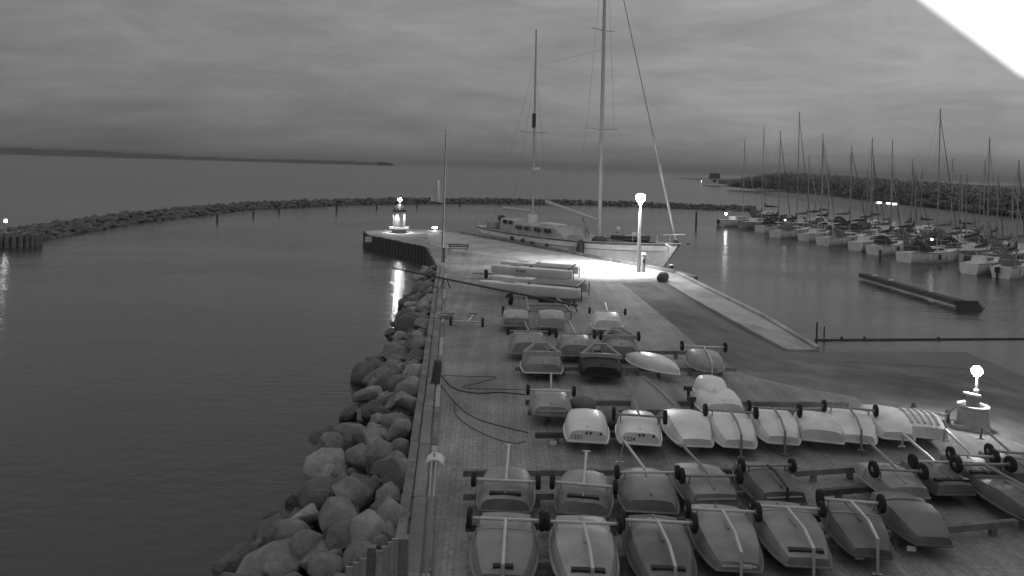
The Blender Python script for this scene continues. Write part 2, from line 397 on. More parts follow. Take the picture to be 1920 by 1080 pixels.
while s < L + 1.5:
    wd = 2.75 - 1.5 * max(0, s) / L + .3 * math.sin(s * .9) + (1.1 if s < 2 else .5 if s < 6 else 0)
    t = .25 + random.uniform(-.1, .1)
    while t < wd and cnt < 296:
        r = random.choice((.22, .32, .4, .48, .62, .7)) * random.uniform(.88, 1.08) * (1.1 if t > .8 else 1.0)
        z = -0.10 - t * (.34 if s < 3 else .42 if s < 6 else .50) + random.uniform(-.14, .14)
        m = STONED if (z < -1.05 or random.random() < .3) else random.choice((STONE, STONE, STONE, STONEL))
        p = EA + ED * (s + random.uniform(-.22, .22)) + EN * (t + .05) - EA
        p.z = z
        rock(rv, p, r, m); cnt += 1
        t += r * 1.45
    s += .66
core = MB()
for a, b in ((-12, L + 1.5),):
    A0 = ED * a; B0 = ED * b
    core.add([A0 + Vector((0, 0, -.35)) + EN * .02, B0 + Vector((0, 0, -.35)) + EN * .02, B0 + EN * 1.4 + Vector((0, 0, -1.9)), A0 + EN * 2.7 + Vector((0, 0, -1.9))], [(0, 1, 2, 3)])
core.build('rubble_core', STONED, rv, 0)
rub = MB()
for k in range(700):
    s_ = random.uniform(-5, L + 1.5); t_ = random.uniform(.1, 2.8 - 1.5 * max(0, s_) / L); r = random.uniform(.07, .2); o0 = ED * s_ + EN * t_ + Vector((0, 0, -.22 - t_ * .5 + random.uniform(-.1, .12)))
    rm = ROCKS[random.randrange(12)]; M = Matrix.Rotation(random.uniform(0, 6.28), 3, 'Z') @ Matrix.Rotation(random.uniform(-.6, .6), 3, 'X') * r
    rub.add([o0 + M @ v.co for v in rm.vertices], [tuple(q.vertices) for q in rm.polygons])
o = rub.build('small_stones', STONE, rv, 60); o['kind'] = 'stuff'
for px, py, z, r, k, m in ((614, 885, -.55, .33, 3, STONEL), (685, 745, -.7, .55, 0, STONE), (604, 1052, -.85, .40, 5, STONEL), (625, 830, -.75, .50, 2, STONE), (700, 1000, -.2, .52, 4, STONEL), (770, 690, -.15, .42, 6, STONE)):
    rock(rv, G(px, py, z) - EA, r, m, k)
# outer breakwater
BWP = [(46, 455), (120, 441), (240, 420), (380, 402), (480, 391.5), (630, 384.5), (750, 381.5), (900, 381), (1100, 384), (1300, 391.5), (1420, 396)]
bwpts = [G(x, y, WATER) for x, y in BWP]
bwt = thing('breakwater', 'long curved stone breakwater between the harbour and the open sea', 'breakwater', bwpts[0])
far = MB(); cnt = 0; core = []
for i, (a, b) in enumerate(zip(bwpts, bwpts[1:])):
    d = b - a; dl = d.length; dn = d / dl; nrm = Vector((-dn.y, dn.x, 0))
    s = 0
    while s < dl:
        for t in (0.0, 0.6, 1.25, 2.0, 2.9):
            prof = 0.12 + 0.75 * math.sin(min(1, t / 2.2) * 1.57)
            p = a + dn * (s + random.uniform(-.4, .4)) + nrm * (t + random.uniform(-.25, .25)); r = random.uniform(.34, .60)
            z = WATER + prof - r * .3 + random.uniform(-.12, .2)
            if cnt < 280 and (p.length < 86) and t < 2.5:
                rock(bwt, Vector((p.x, p.y, z)) - bwpts[0], r, STONED if random.random() < .88 else STONE, rot=(random.uniform(-.4, .4), random.uniform(-.4, .4), random.uniform(0, 6.28))); cnt += 1
            else:
                rm = ROCKS[random.randrange(12)]; M = Matrix.Rotation(random.uniform(0, 6.28), 3, 'Z') * (r * 1.25)
                o0 = Vector((p.x, p.y, z)) - bwpts[0]
                far.add([o0 + M @ v.co for v in rm.vertices], [tuple(q.vertices) for q in rm.polygons])
        s += .82
    core += [(a, nrm)]
core.append((bwpts[-1], nrm))
rings = [[a - bwpts[0] + nrm * o + Vector((0, 0, z)) for o, z in ((0, -1), (.5, .25), (2.2, .5), (3.4, -1))] for a, nrm in core]
MB().loft(rings, closed=False).build('rubble_core', STONED, bwt, 0)
o = far.build('distant_stones', STONED, bwt, 0); o['kind'] = 'stuff'
# crib head at the left end of the breakwater with its beacon
cp = G(8, 462, WATER)
cr = thing('timber_crib', 'round timber pile crib at the left end of the breakwater', 'crib', cp)
for i in range(26):
    an = 2 * math.pi * i / 26
    MB().tube([(2.1 * math.cos(an), 1.2 + 2.1 * math.sin(an), -.8), (2.1 * math.cos(an), 1.2 + 2.1 * math.sin(an), 1.05 + random.uniform(-.05, .08))], .2, 7).build('pile', TIMBER, cr)
MB().lathe([(2.0, -.5), (2.0, .95)], 24, c=(0, 1.2, 0)).build('fill', STONED, cr)
for i in range(14):
    an = random.uniform(0, 6.28); q = random.uniform(.2, 1.7); rock(cr, Vector((q * math.cos(an), 1.2 + q * math.sin(an), 1.0)), random.uniform(.25, .45), random.choice((STONE, STONED)))
bc = thing('beacon_lamp', 'small lit beacon lamp on the timber crib at the left edge', 'lamp', cp + Vector((-.75, 1.2, .95)))
MB().lathe([(.12, 0), (.09, 1.0), (.16, 1.02), (.16, 1.1)], 10).build('post', LAMPPOLE, bc)
MB().lathe([(.05, 1.1), (.12, 1.14), (.12, 1.32), (.05, 1.38)], 12).build('lens', LAMP_C, bc)
# far shore on the left
random.seed(5)
fs = MB(); prev = None; Yd = 2600.0
xs = [-1900 + i * 22 for i in range(66)]
for i, x in enumerate(xs):
    u = (x / Yd * F + 960)                        # photo column, for the profile of the shore only
    hgt = interp([(-200, 20), (0, 22), (150, 22), (245, 19), (330, 12), (480, 10), (640, 12), (715, 9), (740, 3), (760, 1), (2000, 1)], u) + random.uniform(-1.4, 1.4)
    hgt = max(hgt * 1.35, .3)
    ring = [Vector((x, Yd, WATER - 1)), Vector((x, Yd, WATER + hgt * .75)), Vector((x, Yd + 40, WATER + hgt)), Vector((x, Yd + 300, WATER + hgt * .8)), Vector((x, Yd + 420, WATER - 1))]
    if prev: fs.loft([prev, ring], closed=False, cap0=False, cap1=False)
    prev = ring
struct(fs.build('far_shore', FARLAND, None, 40))
# low shore on the right with a beach
sh = [(1262, 334.3), (1310, 339), (1370, 348), (1440, 362), (1500, 375), (1570, 388), (1640, 400), (1760, 420), (1920, 446), (2300, 505)]
sp = [G(x, y, WATER) for x, y in sh]
rows = []
for w, z in ((-1, -.6), (0, 0), (9, .5), (22, 1.0), (60, 1.3)):
    rows.append([p + Vector((w * .9, w * .45, z)) for p in sp])
rows.append([p + Vector((900, 500, 1.6)) for p in sp])
mb = MB(); mb.loft(rows[:4], closed=False, cap0=False, cap1=False); me = mb.mesh('beach', 60)
if sum(p.normal.z for p in me.polygons) < 0: me.flip_normals()
struct(link('beach', me, SAND))
mb = MB(); mb.loft(rows[3:], closed=False, cap0=False, cap1=False); me = mb.mesh('meadow', 60)
if sum(p.normal.z for p in me.polygons) < 0: me.flip_normals()
struct(link('meadow', me, GRASS))
# wood behind the marina
random.seed(9)
wd = MB(); basepx = [(1385, 352), (1430, 354), (1480, 357), (1560, 364), (1640, 373), (1760, 386), (1920, 403), (2100, 425)]
def leafball(mb, c, r, n):
    for _ in range(n):
        while True:
            p = Vector((random.uniform(-1, 1), random.uniform(-1, 1), random.uniform(-1, 1)))
            if p.length < 1: break
        q = c + Vector((p.x * r.x, p.y * r.y, p.z * r.z)); s = random.uniform(.16, .38)
        a = Vector((random.gauss(0, 1), random.gauss(0, 1), random.gauss(0, 1))).normalized(); b = a.orthogonal().normalized(); e = a.cross(b)
        mb.add([q + b * s, q + e * s * .9, q - b * s * .8, q - e * s], [(0, 1, 2, 3)])
for (x0, y0), (x1, y1) in zip(basepx, basepx[1:]):
    nn = int((x1 - x0) / 3.4)
    for i in range(nn):
        t = (i + random.random()) / nn; x = x0 + (x1 - x0) * t; y = y0 + (y1 - y0) * t
        p = G(x, y, 0.0); dist = p.y
        topy = interp([(1385, 340), (1430, 329), (1475, 324), (1530, 326), (1600, 331), (1680, 337), (1760, 342), (1790, 343), (1850, 350), (1920, 355), (2100, 362)], x) + random.uniform(-1.2, 2.0)
        top = at(x, topy, dist).z; p.y += random.uniform(0, 12)
        top = max(top, 3.0)
        for z in (.2, .45, .62, .8):
            leafball(wd, Vector((p.x + random.uniform(-3, 3), p.y, top * z)), Vector((random.uniform(2.5, 6.5), random.uniform(1.8, 3.2), top * random.uniform(.16, .26))), 190)
tag(struct(wd.build('wood', LEAF, None, 0), 'stuff'), 'dark line of woodland behind the marina masts', 'woodland')

# ================================================================== DINGHY PARK
gr0, gr1 = 'dinghies in the nearest row', 'dinghies in the second row'
def tub_hull(L, B, D, bow, kind='pram'):
    """upturned hull: y 0 (near end) .. L (far end), z 0 at the gunwale, bottom up"""
    if kind == 'pram':
        bt = [(0, .88), (.2, .97), (.42, 1), (.62, .97), (.8, .87), (.92, .75), (1, .64)]; dt = [(0, .72), (.2, .9), (.42, 1), (.65, .93), (.82, .74), (.93, .56), (1, .46)]
    elif kind == 'round':
        bt = [(0, .84), (.2, .96), (.42, 1), (.62, .97), (.8, .84), (.92, .62), (1, .34)]; dt = [(0, .70), (.2, .92), (.42, 1), (.65, .95), (.82, .80), (.93, .58), (1, .30)]
    else:
        bt = [(0, .05), (.1, .42), (.25, .78), (.45, 1), (.6, .98), (.8, .70), (.92, .36), (1, .05)]; dt = [(0, .45), (.15, .8), (.42, 1), (.65, .98), (.85, .78), (1, .42)]
    ns = 14; rings = []; gun = []; side = .93 if kind == 'pram' else .90; ch = .86 if kind == 'pram' else .76; wob = random.Random(int(L * 1000 + B * 77 + D * 31) + random.randrange(10 ** 6))
    for i in range(ns + 1):
        s = i / ns; b = interp(bt, s) * B / 2; d = interp(dt, s) * D; y = s * L if bow == 'far' else (1 - s) * L
        half = [(b, .0), (b * .985, .30 * d), (b * side + .0, .66 * d), (b * ch, .90 * d), (b * .45, .985 * d), (0.0, d)]
        half = [(max(0, x + wob.uniform(-.006, .006)), z + (wob.uniform(-.009, .009) if q else 0)) for q, (x, z) in enumerate(half)]
        ring = [Vector((x, y, z)) for x, z in half] + [Vector((-x, y, z)) for x, z in half[-2::-1]]
        rings.append(ring); gun.append((b, y))
    return rings, gun, (bt, dt)
def dinghy(label, near, far, L=2.3, B=1.18, D=.38, bow='far', m=HG2, kind='pram', z0=.30, anchor='near', group='upturned dinghies in the park', skeg=True, strip=None, number=None, spots=False, rim=None, planks=False, edge=False, name='upturned_dinghy', cat='dinghy'):
    a, b = G(near[0], near[1], z0), G(far[0], far[1], z0 + .28)
    d = b - a; d.z = 0; d.normalize(); rz = math.atan2(d.y, d.x) - math.pi / 2
    loc = a if anchor == 'near' else Vector((b.x, b.y, z0)) - d * L
    loc.z = z0
    t = thing(name, label, cat, loc, rz, group)
    rings, gun, (bt, dt) = tub_hull(L, B, D, bow, kind)
    MB().loft(rings, closed=False, cap0=False, cap1=False).build('hull', m, t, 28 if kind == 'pram' else 50)
    for i, nm in ((0, 'stern_transom'), (-1, 'bow_transom')):
        MB().add(rings[i], [tuple(range(len(rings[i])))]).build(nm, m, t, 0)
    rm = MB(); pts = [Vector((x + .012, y, .012)) for x, y in gun] + [Vector((-x - .012, y, .012)) for x, y in reversed(gun)]
    rm.tube(pts + [pts[0]], .026, 6); rm.build('gunwale', rim or m, t)
    ys = lambda s: s * L if bow == 'far' else (1 - s) * L
    if skeg:
        MB().beam((0, ys(.06), interp(dt, .06) * D + .02), (0, ys(.62), interp(dt, .62) * D + .012), .03, .05).build('keel_strip', m, t)
    if planks:
        for k in (-2, -1, 0, 1, 2):
            q = MB()
            for s0, s1 in ((.08, .3), (.3, .5), (.5, .7), (.7, .9)):
                f = .15 * k
                za = lambda s: interp(dt, s) * D * (.985 if k else 1.0) + .018
                q.beam((f * interp(bt, s0) * B, ys(s0), za(s0)), (f * interp(bt, s1) * B, ys(s1), za(s1)), .05, .03)
            q.build('rubbing_strip', TIMBERL, t)
    sn = 1 if bow == 'near' else 0
    zt = interp(dt, sn) * D; bt_ = interp(bt, sn) * B / 2
    if strip:      # dark strip across the near end of the bottom
        yq = .16; s = yq / L if bow == 'far' else 1 - yq / L
        MB().box((0, yq, interp(dt, s) * D + .004), (bt_ * strip, .10, .05)).build('dark_strip', PAINTD, t)
    if edge:       # bright bar on the near transom
        MB().beam((-bt_ * .8, -.02, zt * .55), (bt_ * .8, -.02, zt * .62), .025, .025).build('transom_bar', GALV, t)
    if number:
        text('sail_number', number, .15, PAINTD, t, Matrix.Translation((-bt_ * .55, -.006, zt * .42)) @ Matrix.Rotation(math.radians(90), 4, 'X'))
    if spots:
        for x, z in ((-.02, .78), (.08, .80), (.33, .76)):
            MB().lathe([(.032, 0), (.032, .01)], 10, Matrix.Rotation(math.radians(90), 3, 'X'), (x, 0, zt * z)).build('drain_bung', PAINTD, t)
    if group in (gr0, gr1) and random.random() < .6:
        q = random.uniform(.3, .62); k = int(q * 14); lz = [p + Vector((0, 0, .012)) + Vector((p.x, 0, 0)) * .012 for p in rings[k]]
        MB().tube(lz, .009, 5).build('lashing_line', ROPEL if random.random() < .5 else ROPE, t, 60)
    t['frame'] = (L, D); return t
WHEEL = {}
def wheel_meshes(r, w):
    if (r, w) in WHEEL: return WHEEL[(r, w)]
    M = Matrix.Rotation(math.radians(90), 3, 'Y'); h = w / 2
    ty = MB().lathe([(r * .50, -h * .8), (r * .82, -h), (r * .95, -h * .8), (r, -h * .3), (r, h * .3), (r * .95, h * .8), (r * .82, h), (r * .58, h * .8)], 18, M).mesh('tyre', 40); ty.materials.append(RUBBER)
    ri = MB().lathe([(r * .1, -h * 1.05), (r * .2, -h), (r * .5, -h * .5), (r * .6, -h * .82), (r * .6, h * .82), (r * .5, h * .5), (r * .2, h), (r * .1, h * 1.05)], 14, M).mesh('rim', 40); ri.materials.append(RIM)
    WHEEL[(r, w)] = (ty, ri); return ty, ri
def wheel(parent, loc, r=.19, w=.10, rz=0.0, rim=RIM):
    ty, ri = wheel_meshes(r, w)
    o = link('wheel', ty, RUBBER, parent); o.location = loc; o.rotation_euler = (0, 0, rz)
    link('rim', ri, rim, o); return o
def trolley(label, boat, ya=None, bar=(), half=.60, r=.165, zoff=.10, m=GALV, tilt=0.0, barm=None, skew=0.0, foot=True, rim=RIM):
    """launching trolley laid wheels-up on an upturned hull; bar = (y, z) points of the drawbar in the boat's own frame"""
    L, D = boat['frame']; ya = ya if ya is not None else L * .72
    t = thing('launching_trolley', label, 'trolley', boat.location.copy(), boat.rotation_euler.z, 'launching trolleys on the upturned dinghies')
    za = D + zoff; r *= random.choice((.9, 1.0, 1.0, 1.1)); rim = rim if rim is not RIM else random.choice((RIM, GALVD, HG2, RUBBER))
    MB().tube([(-half, ya, za - tilt), (half, ya, za + tilt)], .032, 8).build('axle', m, t)
    wheel(t, (-half - .06, ya, za - tilt), r, rim=rim); wheel(t, (half + .06, ya, za + tilt), r, rim=rim)
    for s in (-1, 1): MB().tube([(s * half * .8, ya, za - .03), (s * half * .8, ya, D * .75)], .018, 6).build('cradle_arm', m, t)
    if bar:
        pts = [(0, ya, za)] + [((p[2] if len(p) > 2 else 0) + skew * (abs(p[0] - ya)), p[0], p[1]) for p in bar]
        MB().tube(pts, .032, 8).build('drawbar', barm or m, t)
        if foot:
            e = pts[-1]; MB().tube([(e[0] - .09, e[1], e[2]), (e[0] + .09, e[1], e[2])], .018, 6).build('handle', barm or m, t)
    return t
UP = lambda y, z: [(y, z)]
# ---- nearest row: sterns away from the camera, drawbars folded over the near bows
gr0 = 'dinghies in the nearest row'
R0 = [
 ('leftmost upturned grey dinghy of the nearest row, nose cut off by the picture edge', (940, 1125), (950, 960), HG2, dict(strip=.9)),
 ('second upturned dinghy from the left in the nearest row, black grip strip across its nose', (1106, 1120), (1088, 966), HG1, dict(strip=1.5)),
 ('third upturned dinghy from the left in the nearest row, darker bottom panel with grip strip', (1258, 1108), (1222, 964), HG3, dict(strip=1.5)),
 ('fourth upturned dinghy from the left in the nearest row, pale sticker plate on its bow', (1385, 1072), (1345, 958), HG2, dict(edge=True)),
 ('fifth upturned dinghy from the left in the nearest row, flat bow transom facing the camera', (1516, 1064), (1466, 957), HG2, dict(strip=1.6)),
]
boats0 = []
for i, (lab, nr, fr, m, kw) in enumerate(R0):
    b = dinghy(lab, nr, fr, L=2.0, D=.38, bow='near', m=m, group=gr0, anchor='far' if i < 3 else 'near', **kw)
    boats0.append(b)
b = boats0[3]; MB().box((0.12, -.012, .10), (.20, .015, .07)).build('sticker_plate', PAINTW, b)
b6 = dinghy('sixth upturned dinghy from the left in the nearest row, long dark hull', (1636, 1045), (1586, 945), L=1.7, B=1.05, D=.36, bow='near', m=HG3, group=gr0)
b7 = dinghy('rightmost upturned dinghy of the nearest row, bare dark hull without a trolley', (1752, 1024), (1690, 938), L=1.75, B=1.05, D=.38, bow='near', m=HG3, group=gr0, skeg=False)
for i, (b, lab) in enumerate(zip(boats0 + [b6], ('leftmost', 'second', 'third', 'fourth', 'fifth', 'sixth'))):
    lab = ('leftmost trolley lying wheels up in the nearest row, straight drawbar to the camera' if i == 0 else
           '%s trolley from the left lying wheels up on the nearest row of dinghies' % lab)
    trolley(lab, b, ya=1.28, bar=[(.40, .49), (-.04, .36), (-.07, -.26)], skew=(0, .04, .06, .02, .05, .05)[i], r=.165, half=.60 if i < 5 else .52)
# ---- second row: bows away, handles pointing away
gr1 = 'dinghies in the second row'
R1 = [
 ('leftmost upturned dinghy of the second row, rounded bow away from the camera', (946, 960), (952, 880), HG2, 'round', dict(strip=1.3)),
 ('second upturned dinghy from the left in the second row, beside the leftmost', (1092, 966), (1098, 884), HG2, 'round', dict(strip=1.3)),
 ('third dinghy of the second row, big rounded tub with a crooked trolley arm', (1222, 962), (1207, 882), HG2, 'round', dict()),
 ('fourth dinghy of the second row with a bright bar across its transom', (1342, 950), (1310, 882), HG2, 'pram', dict(edge=True)),
 ('fifth dinghy of the second row, dark bottom with dark drawbar', (1470, 946), (1432, 884), HG3, 'pram', dict(edge=True)),
 ('pale upturned dinghy of the second row right of the empty rack space', (1704, 935), (1652, 872), HG1, 'pram', dict()),
 ('dark upturned dinghy beside the pale one at the right of the second row', (1792, 929), (1748, 876), HG3, 'pram', dict(strip=1.8)),
 ('next to last dark dinghy at the right end of the second row', (1858, 915), (1822, 866), HG3, 'pram', dict(strip=1.8)),
 ('last dinghy of the second row, half cut by the right picture edge', (1932, 908), (1894, 860), HG3, 'pram', dict()),
]
B1 = [dinghy(l, n_, f_, L=1.85 if i < 5 else 1.6, D=.38 if i < 5 else .34, m=m, kind=k, group=gr1, B=(1.18, 1.18, 1.22, 1.16, 1.12, 1.05, .98, .95, .95)[i], **kw) for i, (l, n_, f_, m, k, kw) in enumerate(R1)]
T1 = [
 ('leftmost trolley of the second row, handle standing straight up behind it', .35, [(1.75, .70)], 0, GALV),
 ('second trolley of the second row, thin handle pointing away', .32, [(1.65, .66)], 0, GALV),
 ('third trolley of the second row, crooked bright handle leaning left', .85, [(1.75, .80, -.42), (1.8, .3, -.5)], 0, GALV),
 ('fourth trolley of the second row, handle leaning left over a grey dinghy', .38, [(1.6, .68, -.25)], 0, GALVD),
 ('fifth trolley of the second row, dark folded drawbar ending in a bright foot', .85, [(.5, .50), (-.03, .36), (-.06, -.1)], .06, GALVD),
 ('trolley with pale wheel rims on the pale dinghy of the second row', .42, [(1.7, .62)], 0, GALVD),
 ('trolley on the dark dinghy beside the pale one, handle on the paving', .75, [(2.0, .62), (2.05, .30)], 0, GALV),
 ('trolley on the next to last dinghy of the second row', .75, [(2.0, .62), (2.05, .30)], 0, GALV),
 ('trolley at the right picture edge on the last second row dinghy', .75, [(2.0, .62), (2.05, .30)], 0, GALVD),
]
for i, (b, (l, ya, bar, sk, m)) in enumerate(zip(B1, T1)):
    trolley(l, b, ya=ya, bar=bar, skew=sk, m=m, r=.165, half=(.6, .58, .58, .56, .52, .5, .46, .44, .44)[i], tilt=(.0, 0, .03, 0, 0, -.02, -.01, -.01, -.01)[i], rim=HG1 if i == 5 else RIM, barm=DARKSPAR if i == 4 else None)
bx = dinghy('dark upturned dinghy at the right picture edge below the second row', (1955, 975), (1890, 912), L=1.7, B=1.0, D=.36, m=HG3, group=gr1)
trolley('single wheel trolley on the dark dinghy at the right picture edge', bx, ya=1.7, bar=[(.5, .48)], m=GALVD)
# ---- white row
gr2 = 'white dinghies in the third row'
W1 = dinghy('leftmost white dinghy of the white row, sail number and drain holes on its transom', (1101, 830), (1098, 766), L=2.0, B=1.16, D=.44, m=WHITE, group=gr2, number='1221', spots=True, kind='round')
W2 = dinghy('white dinghy with glossy bow under a trolley, sail number on its transom', (1200, 834), (1194, 770), L=2.0, B=1.16, D=.44, m=WHITE, group=gr2, number='1224', spots=True, kind='round')
W3 = dinghy('third white dinghy of the white row, bare pram hull without trolley', (1306, 838), (1275, 768), m=WHITE2, L=1.95, D=.45, bow='near', group=gr2, skeg=False)
W4 = dinghy('fourth white dinghy of the white row, trolley drawbar down its bow, tent behind it', (1386, 840), (1356, 768), m=WHITE2, L=1.95, D=.45, bow='near', group=gr2)
W5 = dinghy('fifth white dinghy of the white row, trolley drawbar folded over its bow', (1468, 833), (1440, 768), m=WHITE2, L=1.95, D=.45, bow='near', group=gr2)
W6 = dinghy('sixth white dinghy of the white row, square transom and no trolley', (1541, 829), (1520, 767), m=WHITE2, L=1.95, D=.43, group=gr2, skeg=False)
W7 = dinghy('seventh white dinghy of the white row, dim trolley drawbar over its bow', (1611, 831), (1580, 766), m=WHITE2, L=1.95, D=.45, bow='near', group=gr2)
W8 = dinghy('eighth dinghy of the white row, scuffed bottom, beside the ribbed one', (1684, 825), (1648, 765), m=WHITE2, L=1.95, D=.45, bow='near', group=gr2, skeg=False)
W9 = dinghy('rightmost white dinghy with bottom ribs, nearest to the globe lamp', (1738, 822), (1702, 762), m=WHITE2, L=1.95, D=.42, group=gr2, planks=True, skeg=False)
trolley('trolley lying across the white dinghy with the glossy bow', W2, ya=.6, bar=[(1.6, .66, -.12)], m=GALVD)
trolley('trolley on the fourth white dinghy, dark drawbar with bright foot', W4, ya=1.15, bar=[(.45, .52), (-.04, .36), (-.07, -.2)], m=GALVD, skew=.03)
trolley('trolley on the fifth white dinghy, drawbar foot standing on the paving', W5, ya=1.15, bar=[(.45, .52), (-.04, .36), (-.07, -.22)], m=GALVD, skew=.03)
trolley('trolley on the seventh white dinghy of the white row', W7, ya=1.15, bar=[(.45, .52), (-.04, .36), (-.07, -.15)], m=GALVD, skew=.03)
# loose trolley by the globe lamp
lt = thing('launching_trolley', 'loose steel trolley standing between the ribbed dinghy and the globe lamp', 'trolley', G(1776, 792), math.radians(-38))
MB().tube([(-.75, 0, .22), (-.06, 0, .2)], .03, 8).build('axle', GALV, lt); wheel(lt, (0, 0, .2), .19); wheel(lt, (-.9, 0, .2), .19)
MB().tube([(-.7, 0, .24), (.1, -1.05, .5)], .025, 7).build('frame_arm', GALV, lt); MB().tube([(-.15, 0, .24), (.1, -1.05, .5)], .025, 7).build('frame_arm', GALV, lt)
MB().tube([(.1, -1.05, .55), (.1, -1.08, .02)], .03, 7).build('prop_leg', GALVD, lt); MB().tube([(.1, -1.05, .5), (.32, -.85, .75)], .025, 7).build('handle', GALVD, lt)
# ---- boats behind the white row
X0 = dinghy('grey dinghy alone behind the left end of the white row, bright bar on its transom', (1034, 782), (1030, 728), L=1.9, D=.42, m=HG1, kind='round', edge=True, group='boats behind the white row', rim=HG3)
trolley('trolley on the lone grey dinghy behind the white row, bright upright handle', X0, ya=.72, bar=[(.95, .98)], foot=False)
tt = thing('tarpaulin_covered_boat', 'boat under a peaked grey tarpaulin behind the white row', 'boat', G(1262, 786), math.radians(30))
rings = []
for y, hw, h in ((0, .05, .10), (.4, .45, .42), (.9, .66, .62), (1.4, .66, .78), (1.8, .45, .86), (2.0, .08, .78)):
    rings.append([Vector((x * hw, y - .4, z * h)) for x, z in ((1, .05), (.9, .45), (.5, .75), (0, 1), (-.5, .75), (-.9, .45), (-1, .05))])
MB().loft(rings, closed=False).build('tarpaulin', TARP, tt, 60)
MB().tube([Vector((0, y - .4, h + .01)) for y, h in ((.4, .42), (.9, .62), (1.4, .78), (1.8, .86))], .03, 6).build('ridge_pole', TARP, tt)
X2 = dinghy('pale rowing boat upturned behind the fourth white dinghy', (1360, 778), (1345, 742), L=1.9, B=1.3, D=.46, m=WHITE2, kind='round', group='boats behind the white row', z0=.32)
X3 = dinghy('small pale boat on a wooden cradle behind the upturned rowing boat', (1340, 752), (1335, 722), L=1.9, B=1.0, D=.42, m=WHITE2, kind='canoe', group='boats behind the white row', z0=.55)
cdl = thing('wooden_cradle', 'dark wooden cradle under the small pale boat', 'cradle', X3.location.copy() - Vector((0, 0, .55)), X3.rotation_euler.z)
for y in (.35, 1.45): MB().beam((-.75, y, .46), (.75, y, .46), .10, .12).build('cross_beam', TIMBERD, cdl)
for x in (-.6, .6):
    for y in (.35, 1.45): MB().beam((x, y, 0), (x, y, .40), .09, .09).build('leg', TIMBERD, cdl)
for px, py, lab in ((1142, 800, 'dark bundled sailcloth lying between the two numbered white dinghies'), (1092, 772, 'dark bundled sailcloth behind the leftmost white dinghy')):
    o = MB().ball((0, 0, .22), .42, 14, 8, (1.0, .8, .62)).build('cloth_bundle', CLOTHM, None, 60); o.location = G(px, py); tag(o, lab, 'bundle', 'cloth bundles')
# ---- middle group
gm = 'boats in the middle group'
M1 = dinghy('tarpaulin covered tub at the left of the middle group, rope across it', (992, 664), (986, 622), L=2.0, B=1.5, D=.62, m=TARP, kind='round', group=gm)
M2 = dinghy('rounded grey hull between the tarpaulin tub and the framed dark boat', (1080, 668), (1070, 624), L=2.0, B=1.4, D=.60, m=HG1, kind='round', group=gm)
M3 = dinghy('grey boat carried in a pale frame behind the black hull', (1166, 668), (1150, 624), L=2.0, B=1.4, D=.52, m=HG2, kind='round', group=gm)
M4 = dinghy('small grey boat with pale rim, left of the black hull', (1018, 700), (1014, 664), L=2.1, B=1.45, D=.44, m=HG2, kind='round', group=gm, rim=WHITE2)
M5 = dinghy('black hulled boat in the middle group below a pale wooden frame', (1128, 706), (1124, 664), L=2.2, B=1.5, D=.46, m=HBLACK, kind='round', group=gm)
M6 = dinghy('glossy white canoe shaped hull lying askew right of the black boat', (1274, 703), (1195, 664), L=2.5, B=1.0, D=.42, m=WHITE, kind='canoe', group=gm, skeg=False)
M7 = dinghy('rightmost boat of the middle group, pale hull with folded drawbar', (1334, 698), (1316, 662), L=1.9, B=1.25, D=.48, m=HG1, kind='round', bow='near', group=gm)
trolley('trolley lying on the tarpaulin covered tub of the middle group', M1, ya=.6, bar=[(2.0, .80, -.1)], half=.72, m=GALVD)
trolley('trolley on the rounded grey hull of the middle group', M2, ya=.6, bar=[(1.9, .90, -.15)], half=.66, m=GALVD)
trolley('trolley on the rightmost boat of the middle group, long bright drawbar foot', M7, ya=1.3, bar=[(.45, .50), (-.04, .34), (-.07, -.22)], half=.72, m=GALV)
def wood_frame(label, boat, w, l, m=TIMBERL, wheels=False):
    L, D = boat['frame']; t = thing('boat_dolly', label, 'dolly', boat.location.copy(), boat.rotation_euler.z, 'wooden dollies on the middle boats')
    z = D + .05; y0 = L * .38
    for x in (-w, w): MB().beam((x, y0, z), (x * .35, y0 + l, z + .12), .07, .09).build('side_rail', m, t)
    MB().beam((-w - .05, y0 - .03, z - .02), (w + .05, y0 - .03, z - .02), .07, .15).build('front_rail', m, t)
    MB().beam((-w * .4, y0 + l + .02, z + .14), (w * .4, y0 + l + .02, z + .14), .12, .08).build('back_rail', m, t)
    if wheels:
        wheel(t, (-w - .1, y0, z + .02)); wheel(t, (w + .1, y0, z + .02))
    return t
wood_frame('pale wooden dolly on the small grey boat left of the black hull', M4, .62, .8)
wood_frame('pale wooden dolly lying on the black hulled boat', M5, .66, .95)
wood_frame('pale wheeled dolly on the grey boat behind the black hull', M3, .62, .8, TIMBERL, True)
# ---- back group
P1 = dinghy('boxy pale boat at the left of the back group beside a small wheel', (968, 612), (966, 584), L=2.2, B=1.25, D=.50, m=HG1, kind='pram', group='boats in the back group', edge=True)
P2 = dinghy('white covered boat in the middle of the back group', (1036, 614), (1030, 586), L=2.1, B=1.25, D=.55, m=TARP2, kind='pram', group='boats in the back group')
P3 = dinghy('clinker boat with a wheeled axle at the right of the back group', (1140, 618), (1130, 580), L=2.0, B=1.4, D=.58, m=WHITE2, kind='round', group='boats in the back group')
trolley('trolley lying on the clinker boat of the back group', P3, ya=.6, bar=[(1.9, .80)], half=.72, m=GALV)
o = thing('cart_wheel', 'small lone wheel beside the boxy pale boat of the back group', 'wheel', G(943, 592), .1); wheel(o, (0, 0, .24), .23, .11); MB().tube([(0, 0, .24), (.5, .1, .24)], .03).build('stub_axle', GALVD, o)
tf = thing('trailer_frame', 'flat steel trailer frame with a black box behind the back group', 'trailer', G(1030, 598), math.radians(4))
for x in (-1.0, 1.05): MB().beam((x, .1, .35), (x * .78, 3.9, .35), .09, .10).build('side_rail', GALVD, tf)
